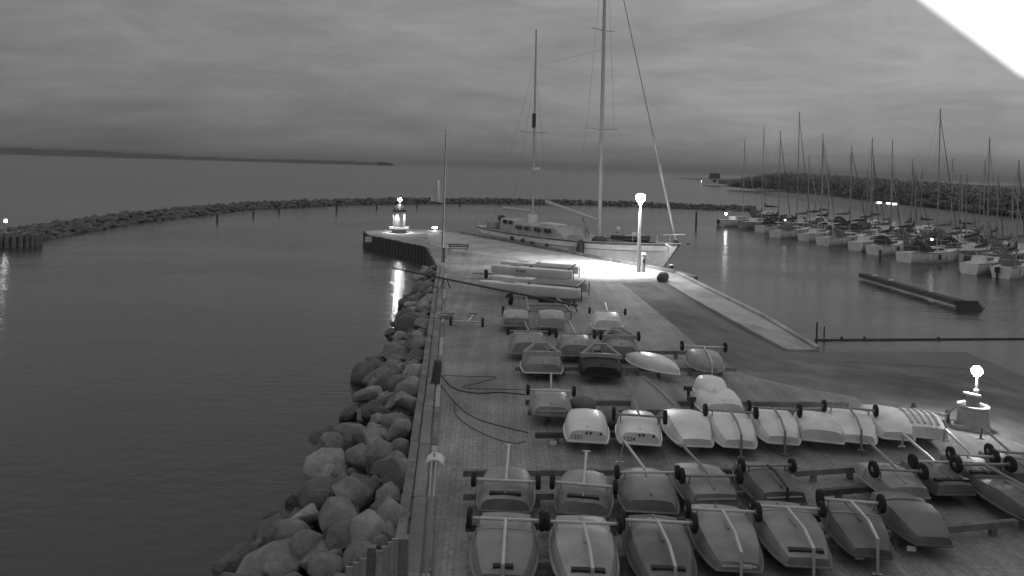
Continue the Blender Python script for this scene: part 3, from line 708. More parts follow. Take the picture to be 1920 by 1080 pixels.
for y in (.15, 1.6, 3.7): MB().beam((-.95, y, .34), (.98, y, .34), .08, .08).build('cross_rail', TIMBERD if y > 3 else GALVD, tf)
MB().box((.12, 2.4, .52), (.8, .5, .28)).build('tool_box', PAINTD, tf)
for x in (-1.0, 1.05): MB().beam((x, .1, 0), (x, .1, .32), .08, .08).build('leg', GALVD, tf)
# rack beams: long timbers the boats lie on
def rack(label, segs, blocks=6, tags=(), zr=.22):
    a0 = G(*segs[0][0]); t = thing('boat_rack', label, 'boat rack', a0, 0, 'timber racks of the dinghy park')
    for (p, q) in segs:
        a, b = G(*p) - a0, G(*q) - a0; up = Vector((0, 0, zr))
        MB().beam(a + up, b + up, .11, .13).build('rail', TIMBERD if random.random() < .35 else TIMBER, t)
        for k in range(blocks if zr > .2 else 0):
            c = a.lerp(b, (k + .5) / blocks)
            MB().box((c.x, c.y, .077), (.12, .12, .155)).build('block', TIMBER, t)
    for px, py in tags:
        c = G(px, py, .20) - a0; MB().box((c.x, c.y - .075, .2), (.17, .015, .09)).build('number_plate', PAINTW, t)
    return t
rack('timber rack under the nearest row of dinghies', [((872, 1010), (1560, 990)), ((985, 1085), (1905, 1000))], 9, ((1608, 1040), (1705, 1025)))
rack('timber rack under the second row of dinghies', [((868, 905), (1500, 900)), ((868, 950), (1500, 945)), ((1490, 905), (1940, 872)), ((1540, 942), (1960, 905))], 7)
rack('timber rack under the white row, number plate at its left end', [((990, 788), (1700, 783)), ((1003, 832), (1760, 820))], 10, ((1037, 828),))
rack('timber rack behind the white row reaching to the slipway', [((985, 758), (1590, 762))], 8, (), .075)
rack('timber rack under the middle group of boats', [((965, 668), (1290, 672)), ((965, 703), (1380, 704))], 7)

# ================================================================== CATAMARANS AND OTHER THINGS ON THE QUAY
def cat(label, p0, p1, gap, L, m=WHITE, mark=None):
    a, b = G(*p0), G(*p1); d = (b - a); d.z = 0; d.normalize(); t = thing('beach_catamaran', label, 'catamaran', a, math.atan2(d.y, d.x), 'beach catamarans')
    for y in (0, gap):
        rings = []
        for s, w, zt, zb in ((0, .17, .80, .30), (.1, .24, .82, .22), (.4, .28, .84, .16), (.7, .26, .86, .18), (.93, .20, .88, .26), (1, .10, .86, .40)):
            x = s * L
            rings.append([Vector((x, y + q * w, z)) for q, z in ((-.55, zt), (-1, zt - .07), (-.9, (zt + zb) / 2), (0, zb), (.9, (zt + zb) / 2), (1, zt - .07), (.55, zt))])
        h = MB().loft(rings, closed=True).build('hull', m, t, 45)
        MB().box((L * .7, y, .885), (.7, .2, .02)).build('hatch', HG2, h)
        MB().box((-.06, y, .45), (.05, .04, .75)).build('rudder', PAINTD, t)
        if mark:
            text('hull_lettering', mark, .30, PAINTD, h, Matrix.Translation((L * .62, y + .28, .60)) @ Matrix.Rotation(math.radians(180), 4, 'Z') @ Matrix.Rotation(math.radians(90), 4, 'X'))
    for x in (L * .04, L * .50):
        MB().tube([(x, -.15, .90), (x, gap + .15, .90)], .05, 8).build('cross_beam', DARKSPAR, t)
    MB().add([(L * .05, .12, .90), (L * .49, .12, .90), (L * .49, gap - .12, .90), (L * .05, gap - .12, .90)], [(0, 1, 2, 3)]).build('trampoline', CLOTHM, t, 0)
    for x in (L * .25, L * .7):
        for y in (0, gap): MB().box((x, y, .09), (.3, .3, .18)).build('support_block', TIMBERD, t)
    return t
C1 = cat('rear white beach catamaran with dark lettering, nearest to the moored yacht', (1084, 522), (920, 511), 2.2, 5.3, WHITE, 'Kuttt')
C2 = cat('front white beach catamaran beside the dark lying mast', (1102, 557), (924, 543), 2.2, 5.7, WHITE)
cw = thing('catamaran_dolly', 'black wheel dolly at the left bows of the catamarans', 'dolly', G(911, 522), .15); wheel(cw, (0, 0, .3), .29, .2); MB().tube([(0, 0, .3), (-.9, .02, .3)], .025).build('handle', GALVD, cw); MB().tube([(0, 0, .3), (.5, 0, .34)], .03).build('axle', GALVD, cw)
ma, mb_ = G(737, 503, .65), G(1082, 573, .62)
lm = thing('lying_mast', 'long dark mast laid across the quay with its end out over the stones', 'mast', G(957, 572))
MB().tube([ma - lm.location, mb_ - lm.location], .055, 8).build('spar', DARKSPAR, lm)
MB().tube([mb_ - lm.location + Vector((-.3, 0, .05)), mb_ - lm.location + Vector((-.25, .02, .2))], .03).build('spreader_root', GALVD, lm)
dw = thing('mast_dolly', 'fat black wheel dolly carrying the lying mast', 'dolly', G(957, 571), .2)
wheel(dw, (0, 0, .30), .30, .2); MB().beam((0, .14, .28), (0, .14, .60), .06, .06).build('fork', GALVD, dw); MB().beam((-.2, .1, .60), (.2, .1, .58), .1, .05).build('saddle', GALVD, dw)
for px, py, lab in ((835, 541, 'low timber trestle under the lying mast by the boardwalk'), (1072, 585, 'low timber trestle under the right end of the lying mast')):
    tr = thing('trestle', lab, 'trestle', G(px, py), .2, 'mast trestles')
    for s in (-1, 1): MB().beam((s * .28, 0, 0), (s * .08, 0, .56), .06, .06).build('leg', TIMBERD, tr)
    MB().beam((-.18, 0, .54), (.18, 0, .54), .08, .06).build('top_bar', TIMBERD, tr)
ty = thing('hand_trolley', 'empty T shaped launching trolley alone on the paving near the boardwalk', 'trolley', G(875, 611), -.05)
MB().tube([(-.66, 0, .2), (.66, 0, .2)], .03).build('axle', GALV, ty); wheel(ty, (-.72, 0, .2), .2); wheel(ty, (.72, 0, .2), .2)
MB().tube([(.05, 0, .22), (.10, .9, .18), (.12, 1.75, .16)], [.035, .05, .03]).build('drawbar', GALV, ty)
MB().tube([(-.12, 1.1, .2), (.34, 1.1, .2)], .03).build('cross_bar', GALVD, ty); MB().tube([(-.06, 1.75, .2), (.3, 1.75, .2)], .022).build('handle', PAINTD, ty)
for s in (-1, 1): MB().beam((s * .6, .0, .22), (s * .6, .02, .45), .04, .04).build('upright', GALVD, ty)
# coil of pale rope
cp_ = thing('rope_coil', 'pale fender line heaped beside the boardwalk near the T trolley', 'rope', G(828, 597))
random.seed(3); pts = [Vector(((.30 + .06 * math.sin(a * .11)) * math.cos(a * .22) + a * .003, (.20 + .04 * math.cos(a * .17)) * math.sin(a * .22), .06 + .0022 * a + .03 * math.sin(a * .31))) for a in range(130)]
MB().tube(pts, .05, 7).build('line', ROPEL, cp_, 60)
# flagpole and flag
fp = G(829, 492); t = thing('flagpole', 'tall white flagpole standing at the quay edge before the pier head', 'flagpole', fp)
hp = at(838, 247, fp.y).z
MB().tube([(0, 0, .02), (0, 0, hp * .5), (0, 0, hp)], [.095, .08, .045], 12).build('pole', ALU, t, 60)
MB().ball((0, 0, hp + .08), .09).build('finial', ALU, t); MB().box((.14, .02, .55), (.10, .3, 1.1)).build('pivot_bracket', TIMBERD, t); MB().tube([(.02, -.11, 1.0), (.02, -.08, hp - .2)], .012, 5).build('halyard', ROPE, t)
fl = MB(); zt = at(832, 334, fp.y).z; zb = at(828, 380, fp.y).z; nx, nz = 14, 12; vs = []
for i in range(nx + 1):
    for j in range(nz + 1):
        u, v = i / nx, j / nz
        vs.append((-.10 - .85 * u * (.75 + .25 * v), .16 * math.sin(u * 8 + v * 2) * u, zt - (zt - zb) * v * (1 - .06 * u) - .32 * u * (1 - v)))
fl.add(vs, [(i * (nz + 1) + j, i * (nz + 1) + j + 1, (i + 1) * (nz + 1) + j + 1, (i + 1) * (nz + 1) + j) for i in range(nx) for j in range(nz)])
o = fl.build('flag', FLAGM, None, 80); o.location = fp; tag(o, 'limp grey flag hanging half way up the flagpole', 'flag')
# bench
bp = G(858, 477); t = thing('bench', 'low dark bench beside the foot of the flagpole', 'bench', bp, -.12)
for k in range(3): MB().box((0, .12 * k, .45), (1.7, .10, .04)).build('seat_slat', TIMBERD, t)
for k in range(2): MB().box((0, .38, .6 + .14 * k), (1.7, .03, .10)).build('back_slat', TIMBERD, t)
for x in (-.7, .7): MB().box((x, .15, .21), (.08, .4, .42)).build('leg', CONCD, t); MB().box((x, .41, .5), (.05, .03, .55)).build('back_post', TIMBERD, t)
# mooring stub post
pp = G(816, 722); t = thing('mooring_post', 'short dark timber mooring post with ropes beside the boardwalk', 'post', pp)
MB().lathe([(.15, 0), (.14, .5), (.13, .78), (.10, .82)], 12, Matrix.Rotation(math.radians(5), 3, 'Y')).build('post', TIMBERD, t)
MB().beam((-.13, -.05, .0), (.0, -.05, .45), .10, .10).build('brace', TIMBERD, t)
# ropes on the paving
def ropel(label, pts, r=.018):
    r *= .6
    a0 = G(*pts[0]); P = [G(x, y) - a0 + Vector((0, 0, r + .006)) for x, y in pts]; sm = []
    for i in range(len(P) - 1):
        p0, p1, p2, p3 = P[max(i - 1, 0)], P[i], P[i + 1], P[min(i + 2, len(P) - 1)]
        for k in range(8):
            u = k / 8; sm.append(.5 * ((2 * p1) + (p2 - p0) * u + (2 * p0 - 5 * p1 + 4 * p2 - p3) * u * u + (3 * p1 - p0 - 3 * p2 + p3) * u ** 3))
    sm.append(P[-1])
    o = MB().tube(sm, r, 6).build('mooring_rope', ROPE, None, 60); o.location = a0; return tag(o, label, 'rope', 'dark ropes on the paving')
ropel('dark rope curving from the mooring post down to the white row', [(826, 722), (850, 752), (875, 775), (905, 790), (960, 805), (990, 812)])
ropel('dark rope looping lowest across the boardwalk side paving', [(852, 755), (855, 778), (880, 800), (920, 820), (962, 832), (985, 828)], .015)
ropel('dark doubled rope running level from the mooring post to the lone grey dinghy', [(828, 705), (850, 728), (890, 738), (940, 737), (985, 741)], .026)
ropel('upper dark rope zigzag right of the mooring post', [(832, 704), (870, 706), (930, 708), (900, 718), (870, 728), (985, 731)], .014)
# pole with curved white hood
pb = G(798, 1086); t = thing('hooded_post', 'slim pale post with a curved white hood beside the boardwalk', 'post', pb)
hz = 2.05
MB().tube([(0, 0, 0), (0.09, 0, hz + .15)], .022, 8).build('pole', GALV, t)
rings = []
for k in range(9):
    an = math.radians(20 + 140 * k / 8); rings.append([Vector((.10 + .17 * math.cos(an), y, hz - .10 + .15 * math.sin(an) + dz)) for y, dz in ((-.12, 0), (.16, .02), (.16, .05), (-.12, .03))])
MB().loft(rings).build('hood', PAINTW, t)
# board fence at the lower left
fa = G(640, 1090, -.3); t = thing('board_fence', 'pale boarded fence end between the boulders and the boardwalk', 'fence', G(745, 1050))
for k, (px, py) in enumerate(((655, 1062), (668, 1054), (681, 1047), (712, 1032), (722, 1024), (733, 1016), (741, 1010))):
    c = at(px, py, 12.3 + .02 * k) - t.location
    MB().box((c.x, c.y, c.z - .7), (.115, .03, 1.4)).build('board', TIMBERL, t)
c = at(697, 1030, 12.4) - t.location; MB().box((c.x, c.y, c.z - .8), (.13, .12, 1.7)).build('post', TIMBER, t)
c = at(755, 1012, 12.5) - t.location; MB().box((c.x, c.y, c.z - .8), (.2, .16, 1.7)).build('post', TIMBER, t)
# ---- tall quay lamp
lp = G(1197, 511); lh = at(1200, 372, lp.y).z
t = thing('street_lamp', 'tall tapered quay lamp shining brightly before the yacht bow', 'street lamp', lp)
MB().tube([(0, 0, 0), (.0, 0, lh * .2), (0, 0, lh - .3)], [.17, .14, .075], 14).build('pole', LAMPPOLE, t, 60)
MB().lathe([(.09, lh - .42), (.15, lh - .30), (.27, lh - .12), (.33, lh + .04), (.32, lh + .16), (.24, lh + .27), (.10, lh + .33)], 20).build('lamp_head', LAMP_HI, t)
MB().lathe([(.16, lh + .33), (.14, lh + .38), (.04, lh + .41)], 18).build('lamp_cap', LAMPPOLE, t)
light('lamp_light', 'SPOT', (-.16, .1, lh - .40), 9500, t, .12, (-2.6, 1.2, 0), math.radians(112), .7)
light('lamp_glow', 'POINT', (.0, -.42, lh + .05), 900, t, .15)
# service pedestal
t = thing('service_pedestal', 'grey power and water pedestal at the foot of the tall quay lamp', 'pedestal', G(1206, 510))
MB().lathe([(.16, 0), (.16, 1.15), (.15, 1.2)], 12).build('body', ALU2, t); MB().lathe([(.17, 1.2), (.17, 1.3), (.12, 1.36)], 12).build('cap', PAINTW, t); MB().box((0, -.16, .8), (.16, .03, .3)).build('socket_panel', PAINTD, t)
# thin post with a small floodlight at the berth
t = thing('signal_post', 'thin post with a small pale head and wire stays near the yacht bow', 'post', G(1252, 505))
MB().tube([(0, 0, 0), (0, 0, 1.7)], .03, 8).build('pole', GALVD, t); MB().box((0, 0, 1.75), (.42, .2, .14), Matrix.Rotation(.5, 3, 'Y')).build('head', PAINTW, t)
for e in ((-1.4, -.1, .1), (-.8, 0, .1)): MB().tube([(0, 0, 1.5), e], .012, 5).build('stay_wire', GALVD, t)
# bollard
t = thing('bollard', 'small mooring bollard with a pale top at the quay corner', 'bollard', G(1259, 508))
MB().lathe([(.16, 0), (.11, .08), (.10, .28), (.16, .34), (.16, .40), (.08, .43)], 14).build('body', PAINTD, t); MB().lathe([(.17, .41), (.16, .47), (.05, .49)], 14).build('cap', PAINTW, t)
# boulder on the quay
o = link('boulder', ROCKS[4].copy(), STONED); o.location = G(1244, 527) + Vector((0, 0, .22)); o.scale = (.50, .42, .55); o.rotation_euler = (.2, .1, .5); tag(o, 'single dark boulder on the paving where the slipway walkway starts', 'boulder')
# ---- globe lamp in a concrete ring
rp = G(1824, 800); t = thing('concrete_ring', 'pale concrete well ring used as foot of the globe lamp', 'concrete ring', rp)
MB().lathe([(.46, 0), (.43, .04), (.39, .54), (.42, .58), (.42, .64), (.29, .64), (.28, .30), (.01, .28)], 28).build('ring', CONC, t, 30)
gl = thing('globe_lamp', 'lit globe lamp on a short pole in the concrete ring', 'lamp', rp)
MB().box((-.02, 0, .60), (.26, .24, .66)).build('switch_box', GALVD, gl); MB().box((-.06, -.02, .95), (.40, .26, .06), Matrix.Rotation(.12, 3, 'Y')).build('box_lid', PAINTW, gl)
MB().tube([(.08, .04, .5), (.10, .04, 1.48)], .032, 10).build('pole', ALU, gl); MB().lathe([(.07, 1.0), (.07, 1.07), (.04, 1.1)], 10, c=(.09, .04, 0)).build('collar', PAINTW, gl)
MB().ball((.10, .04, 1.62), .145, 20, 12).build('globe', LAMP_G, gl, 80)
t = thing('hose_coil', 'coil of hose lying at the foot of the concrete ring', 'hose', G(1806, 804))
MB().tube([Vector(((.24 + .03 * math.sin(a * .13)) * math.cos(a * .25) - a * .001, .17 * math.sin(a * .25), .03 + .0014 * a + .012 * math.sin(a * .4))) for a in range(90)], .022, 6).build('hose', ROPEL, t, 60)
# ---- pier beacon
bp = G(748, 436); t = thing('pier_beacon', 'small white round beacon house with dark cap on the pier head', 'lighthouse', bp)
sc = bp.y / F
MB().lathe([(.95, .50), (1.08, .53), (1.08, .58), (.95, .60)], 32).build('base_disc', PAINTW, t); MB().lathe([(.74, 0), (.74, .50)], 24).build('plinth', CONCD, t)
MB().lathe([(.64, .60), (.64, 2.2)], 28).build('drum', PAINTW, t)
MB().lathe([(.74, 2.2), (.76, 2.30), (.70, 2.38), (.54, 2.56), (.32, 2.78), (.12, 3.0)], 24).build('cap', PAINTD, t)
MB().tube([(0, 0, 2.95), (0, 0, 3.25)], .06).build('mast', PAINTD, t); MB().ball((0, 0, 3.40), .19).build('lantern', LAMP_B, t)
MB().box((.30, -.58, 1.2), (.42, .06, 1.15), Matrix.Rotation(.45, 3, 'Z')).build('door', PAINTW, t)
for an in (-105, -28, 40, 115, 190):
    a = math.radians(an); p = Vector((.86 * math.cos(a), .86 * math.sin(a), 2.16))
    light('eave_light', 'SPOT', p, 150, t, .03, (.55 * math.cos(a), .55 * math.sin(a), .9), math.radians(62), .6)
MB().lathe([(1.00, .44), (1.00, .48), (.90, .48), (.90, .44)], 32, cap0=False, cap1=False).build('ring_light', LAMP_R, t)
for k in range(10):
    a = 2 * math.pi * k / 10; light('ring_lamp', 'SPOT', (1.14 * math.cos(a), 1.14 * math.sin(a), .50), 50, t, .03, (1.5 * math.cos(a), 1.5 * math.sin(a), 0), math.radians(110), .5)
t = thing('bollard_light', 'low lit bollard light on the pier right of the beacon', 'lamp', G(815, 433))
MB().lathe([(.09, 0), (.09, .28)], 10).build('post', LAMPPOLE, t); MB().box((0, 0, .36), (.5, .2, .13)).build('lens', LAMP_S, t); MB().box((0, 0, .46), (.6, .3, .05)).build('hood', PAINTW, t)
# ---- house added unseen behind the camera to shade the nearest rows
t = thing('added_shade_house', 'brick club house behind the camera that carries the tube lamp', 'house', (6, -.5, 0))
MB().box((0, -4.5, 3.6), (30, 9, 7.2)).build('wall', mat('dark_brick', 0.20, 0.9, var=0.2, scale=2, bump=0.3, bscale=20), t)
MB().add([(-15.6, .02, 7.22), (15.6, .02, 7.22), (15.6, -9.3, 7.22), (-15.6, -9.3, 7.22), (-15.6, -4.6, 9.9), (15.6, -4.6, 9.9)], [(0, 1, 5, 4), (1, 2, 5), (2, 3, 4, 5), (3, 0, 4), (0, 3, 2, 1)]).build('roof', TIMBERD, t, 0)
for x in (-9, -3, 3, 9): MB().box((x, .03, 4.6), (1.6, .08, 1.3)).build('window', GLASS, t)
# ---- glowing tube added in place of an overexposed object near the lens
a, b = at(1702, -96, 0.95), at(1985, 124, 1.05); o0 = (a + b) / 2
t = thing('overexposed_blob', 'glowing white tube lamp close to the camera in the top right corner', 'lamp', o0)
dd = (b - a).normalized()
MB().tube([a - o0, a - o0 + dd * .02, b - o0 - dd * .04, b - o0], [.03, .036, .036, .024], 48).build('glow_tube', BLOB_GLOW, t, 60)
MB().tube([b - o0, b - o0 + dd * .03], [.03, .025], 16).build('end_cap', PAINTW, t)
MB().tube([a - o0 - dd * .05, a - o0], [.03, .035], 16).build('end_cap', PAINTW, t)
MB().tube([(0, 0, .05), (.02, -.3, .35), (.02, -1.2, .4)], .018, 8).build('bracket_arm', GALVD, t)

# ================================================================== MOORED YACHT
QD = (QB - QA).normalized()                       # towards the bow (nearer the camera)
QN = Vector((-QD.y, QD.x, 0));  QN = QN if QN.x > 0 else -QN
LS, BS = 28.0, 5.6
bow = QB - QD * 2.8 + QN * (BS / 2 + .35)
stern = bow - QD * LS; rz = math.atan2(QD.y, QD.x)
yt = thing('ketch', 'large two masted white sailing yacht moored along the quay', 'sailing yacht', (stern.x, stern.y, WATER), rz)
st_ = [(0, .55, 2.15), (.05, .70, 2.15), (.15, .88, 2.16), (.32, 1.0, 2.2), (.5, 1.0, 2.3), (.66, .90, 2.42), (.8, .66, 2.62), (.9, .38, 2.82), (.96, .17, 2.96), (1, .03, 3.08)]
rings = []; sheer = []
for s, b, z in st_:
    hb = b * BS / 2; rk = max(0, (s - .8)) / .2; ax = max(0, .15 - s) / .15
    xw = lambda zz: s * LS - (1 - zz / z) * 2.6 * rk ** 1.3 + (1 - zz / z) * 2.0 * ax
    prof = [(hb, z), (hb * (.98 - .1 * rk), z * .72), (hb * (.93 - .3 * rk), z * .35), (hb * (.80 - .45 * rk), 0), (hb * .4 * (1 - .6 * rk), -.5)]
    rings.append([Vector((xw(zz), y, zz)) for y, zz in prof] + [Vector((xw(zz), -y, zz)) for y, zz in reversed(prof)])
    sheer.append((s * LS, hb, z))
hl = MB().loft(rings, closed=False, cap0=True, cap1=False).build('hull', WHITE, yt, 60)
for s in (-1, 1):
    MB().tube([(x, s * (y + .02), z - .10) for x, y, z in sheer], .07, 6).build('rubbing_strake', TIMBERD, hl)
    MB().tube([(x, s * (y + .0), z - .62) for x, y, z in sheer[:-1]], .018, 5).build('cove_line', PAINTD, hl)
dk = MB(); dr = [[Vector((x, y * q, z - .16)) for q in (-.97, 0, .97)] for x, y, z in sheer]
dk.loft(dr, closed=False, cap0=False, cap1=False); dk.build('deck', DECK, yt, 60)
def hz_(x):
    return interp([(a, c) for a, b, c in sheer], x) - .16
def house(name, x0, x1, w, h, rake=.5, m=TARP2):
    z0, z1 = hz_(x0), hz_(x1)
    r = []
    for x, z, top, ww in ((x0, z0, 0.02, w), (x0 + .15, z0, h, w * .96), (x1 - rake, z1, h * .94, w * .86), (x1, z1, 0.02, w * .8)):
        r.append([Vector((x, -ww / 2, min(z0, z1) - .05)), Vector((x, -ww / 2 * .93, z + top * .92)), Vector((x, -ww / 2 * .7, z + top)), Vector((x, ww / 2 * .7, z + top)), Vector((x, ww / 2 * .93, z + top * .92)), Vector((x, ww / 2, min(z0, z1) - .05))])
    return MB().loft(r, closed=False).build(name, m, yt, 30)
ch = house('coach_house', 7.0, 15.2, 3.5, 1.0, 1.4)
for x0, x1 in ((7.7, 8.7), (9.2, 10.1), (10.8, 11.8), (12.4, 13.4)):
    for s in (-1, 1):
        MB().box(((x0 + x1) / 2, s * 1.69 - s * .07 * (x0 - 7.0) / 5, hz_(x0) + .62), (x1 - x0, .06, .34)).build('window', GLASS, ch)
ph_ = house('pilot_house', 4.2, 7.4, 2.8, 1.3, .6)
for x0 in (4.9, 5.9):
    for s in (-1, 1): MB().box((x0 + .3, s * 1.33, hz_(4) + .98), (.6, .05, .36)).build('window', GLASS, ph_)
fd = house('fore_house', 15.4, 17.6, 2.4, .5, .6)
MB().box((11.6, 0, hz_(11) + 1.12), (2.6, 1.2, .16)).build('life_raft_lid', PAINTW, yt)
MB().box((2.0, 0, hz_(2) + .35), (1.6, 2.2, .7)).build('cockpit_coaming', HG2, yt)
MB().lathe([(.42, 0), (.45, .04), (.42, .08)], 18, Matrix.Rotation(math.radians(80), 3, 'Y'), (2.6, 0, hz_(2) + 1.0), ).build('steering_wheel', TIMBERD, yt)
XMZ, XMN = 8.2, 18.4
def onmast(x, py):
    p = stern + QD * x; u = at(960, py, p.y)
    for _ in range(6):                             # photo row on the mast at x -> height over the water
        px = PX0 + F * p.x / p.y * CR + (u.z - CAMZ) * F / p.y * SR
        u = at(px, py, p.y)
    return u.z - WATER
def mast(name, x, zt, r):
    z0 = hz_(x)
    return MB().tube([(x, 0, z0), (x - .15, 0, z0 + zt * .5), (x - .35, 0, z0 + zt)], [r, r * .92, r * .6], 12).build(name, ALU, yt, 60)
mz = mast('mizzen_mast', XMZ, onmast(XMZ, 55) - hz_(XMZ), .13); mn = mast('main_mast', XMN, 29.0, .18)
def spreader(x, z, w, p): 
    MB().tube([(x - .1, -w, z + .12), (x, 0, z), (x - .1, w, z + .12)], .035, 6).build('spreader', ALU2, p)
spreader(XMZ - .15, onmast(XMZ, 249), 1.7, mz); spreader(XMN - .1, onmast(XMN, 243), 1.9, mn); spreader(XMN - .2, onmast(XMN, 57), 1.3, mn)
MB().box((XMZ + .35, 0, onmast(XMZ, 316)), (.5, .6, .26)).build('radar_dome', PAINTW, mz); MB().box((XMZ + .35, 0, onmast(XMZ, 279)), (.25, .25, .3)).build('antenna', PAINTW, mz)
MB().lathe([(.08, -.75), (.2, -.65), (.2, .65), (.08, .75)], 10, c=(XMZ - .2, -.05, onmast(XMZ, 226))).build('radar_reflector', CLOTHD, mz)
MB().lathe([(.46, 0), (.5, .2), (.5, 1.0), (.46, 1.1)], 10, c=(XMZ, 0, hz_(7) + .75)).build('mast_collar', PAINTW, mz)
MB().tube([(XMZ - .2, 0, hz_(7) + 2.2), (XMZ - 5.4, 0, hz_(3) + 2.2)], .13, 8).build('mizzen_boom', ALU, yt)
MB().tube([(XMN - .25, 0, hz_(15) + 1.9), (XMN - 8.4, 0.3, hz_(9) + 3.2)], [.15, .19], 8).build('main_boom', ALU, yt)
MB().beam((XMN - 1.2, -.6, hz_(14)), (XMN - 1.2, -.6, hz_(14) + 1.75), .14, .14).build('boom_crutch', ALU2, yt)
MB().beam((XMN - 2.4, 0, hz_(14) + 2.0), (XMN - 1.0, -.3, hz_(14) + .5), .06, .06).build('boom_vang', DARKSPAR, yt)
MB().lathe([(.7, 0), (.6, .35), (.35, .5)], 12, c=(XMN, 0, hz_(16))).build('mast_winch_base', CLOTHD, yt)
fs0 = Vector((LS - .5, 0, hz_(LS - .5) + .35)); fs1 = Vector((XMN - .3, 0, hz_(XMN) + 28.0)); fd_ = fs1 - fs0
MB().tube([fs0, fs0 + fd_ * .04, fs0 + fd_ * .16, fs0 + fd_ * .30, fs0 + fd_ * .33], [.04, .09, .12, .10, .04], 8).build('furled_sail', HG1, yt, 60)
MB().tube([fs0 + fd_ * .33, fs0 + fd_ * .7, fs1], [.035, .03, .025], 6).build('forestay', CLOTHM, yt)
MB().lathe([(.06, 0), (.2, .05), (.2, .3), (.06, .35)], 10, c=fs0 - Vector((0, 0, .3))).build('furling_drum', PAINTD, yt)
for x, zt, xa in ((XMN, 27.5, 1.5), (XMZ, 16.0, 1.2)):
    for s in (-1, 1):
        MB().tube([(x - .6, s * BS * .46, hz_(x)), (x - .25, s * 1.4, hz_(x) + zt * .42), (x - .3, s * .05, hz_(x) + zt)], .014, 4).build('shroud', GALVD, yt)
MB().tube([(.3, 0, hz_(0)), (XMZ - .35, 0, hz_(7) + 17)], .014, 4).build('backstay', GALVD, yt)
MB().tube([(XMZ - .3, 0, hz_(7) + 16.5), (XMN - .2, 0, hz_(16) + 16.8)], .012, 4).build('triatic_stay', GALVD, yt)
for k in range(13):                                # guard rail
    x = 1.0 + k * 2.1
    for s in (-1, 1):
        hb = interp([(a, b) for a, b, c in sheer], x) * .96
        MB().tube([(x, s * hb, hz_(x)), (x, s * hb, hz_(x) + .75)], .016, 5).build('stanchion', GALV, yt)
for s in (-1, 1):
    for dz in (.42, .75):
        MB().tube([(a, s * b * .96, c - .16 + dz) for a, b, c in sheer if 1.0 <= a <= 27], .009, 4).build('lifeline', GALVD, yt)
MB().tube([(LS - 1.2, -.7, hz_(LS - 1) + .8), (LS + .4, 0, hz_(LS) + .85), (LS - 1.2, .7, hz_(LS - 1) + .8)], .022, 6).build('pulpit', GALV, yt)
MB().beam((LS - .3, 0, 2.95), (LS + .75, 0, 3.08), .35, .12).build('bow_platform', TIMBERD, yt)
for px_, h_ in ((9.0, .9), (10.8, .85), (12.3, .75), (14.6, .8)):
    hb = interp([(a, b) for a, b, c in sheer], px_); MB().lathe([(.05, -.45), (.16, -.38), (.16, .38), (.05, .45)], 10, c=(px_, hb * -1 - .12 if QN.y > 0 else hb, h_ + .55)).build('fender', CLOTHD, yt)
hb = interp([(a, b) for a, b, c in sheer], 19.2); MB().lathe([(.1, -.7), (.30, -.5), (.34, 0), (.30, .5), (.1, .7)], 14, c=(19.2, -hb - .30, 1.85)).build('fender', PAINTD, yt)
MB().beam((4.0, -2.7, .9), (10.0, -3.0, .82), .18, .12).build('fender_board', PAINTW, yt)
MB().tube([(.4, -.9, hz_(0)), (.4, -.9, hz_(0) + 1.9), (.6, .9, hz_(0) + 1.9), (.6, .9, hz_(0))], .035, 6).build('stern_arch', GALV, yt)
MB().box((1.6, .4, hz_(1) + 1.1), (.5, .4, .5)).build('binnacle', CLOTHM, yt)
# rubber boat on the foredeck
rb = thing('inflatable_tender', 'dark inflatable tender with outboard lying on the yacht foredeck', 'inflatable boat', yt.location + Matrix.Rotation(rz, 3, 'Z') @ Vector((22.0, .5, hz_(22.0) + .30)), rz + .12)
tb = [Vector((-1.75, -.62, .12)), Vector((.6, -.62, .12)), Vector((1.35, -.42, .2)), Vector((1.75, 0, .28)), Vector((1.35, .42, .2)), Vector((.6, .62, .12)), Vector((-1.75, .62, .12))]
MB().tube(tb, [.16, .24, .24, .23, .24, .24, .16], 12).build('tube', HBLACK, rb, 60)
MB().box((-.2, 0, .0), (3.0, 1.0, .06)).build('floor', HG2, rb); MB().box((-1.5, 0, .2), (.06, 1.0, .42)).build('transom', TIMBERL, rb); MB().box((-.3, 0, .34), (.3, 1.1, .05)).build('thwart', PAINTW, rb); MB().box((.35, 0, .45), (.35, .4, .35)).build('console', PAINTW, rb)
om = MB().ball((-1.55, 0, .72), .27, 14, 8, (1, .7, 1)).build('outboard_motor', TARP2, rb); MB().box((-1.68, 0, .3), (.12, .12, .7)).build('motor_leg', PAINTD, om)

# ================================================================== MARINA
def piling(px, py, h, r, label, z=WATER, m=TIMBERD, group='piles standing in the water'):
    p = G(px, py, z); o = MB().lathe([(r, -1.0), (r, h - .06), (r * .7, h)], 10).build('mooring_pile', m, None, 60); o.location = p
    return tag(o, label, 'pile', group)
for px, py, h, r, lab in (
    (407, 414, .9, .14, 'leftmost thin pile in the water before the breakwater'), (475, 405, .9, .14, 'second thin pile from the left before the breakwater'),
    (523, 399, .8, .13, 'third thin pile from the left before the breakwater'), (631, 393, 1.7, .17, 'thick dark pile before the breakwater, left of the beacon'),
    (706, 391, .9, .15, 'short pile just left of the pier beacon'), (782, 389, 1.0, .14, 'short pile between beacon and flag'), (862, 386, .8, .14, 'short pile just right of the flagpole'), (937, 384, .8, .14, 'short pile above the yacht stern'),
    (1305, 424, 2.3, .16, 'tall lone pile in the basin right of the yacht bow'), (1801, 508, 1.6, .17, 'pale topped pile left of the bow on white sailboat'), (1800 - 150, 484, .9, .14, 'short pile under the middle marina boats')):
    piling(px, py, h, r, lab, m=TIMBERL if px == 1801 else TIMBERD)
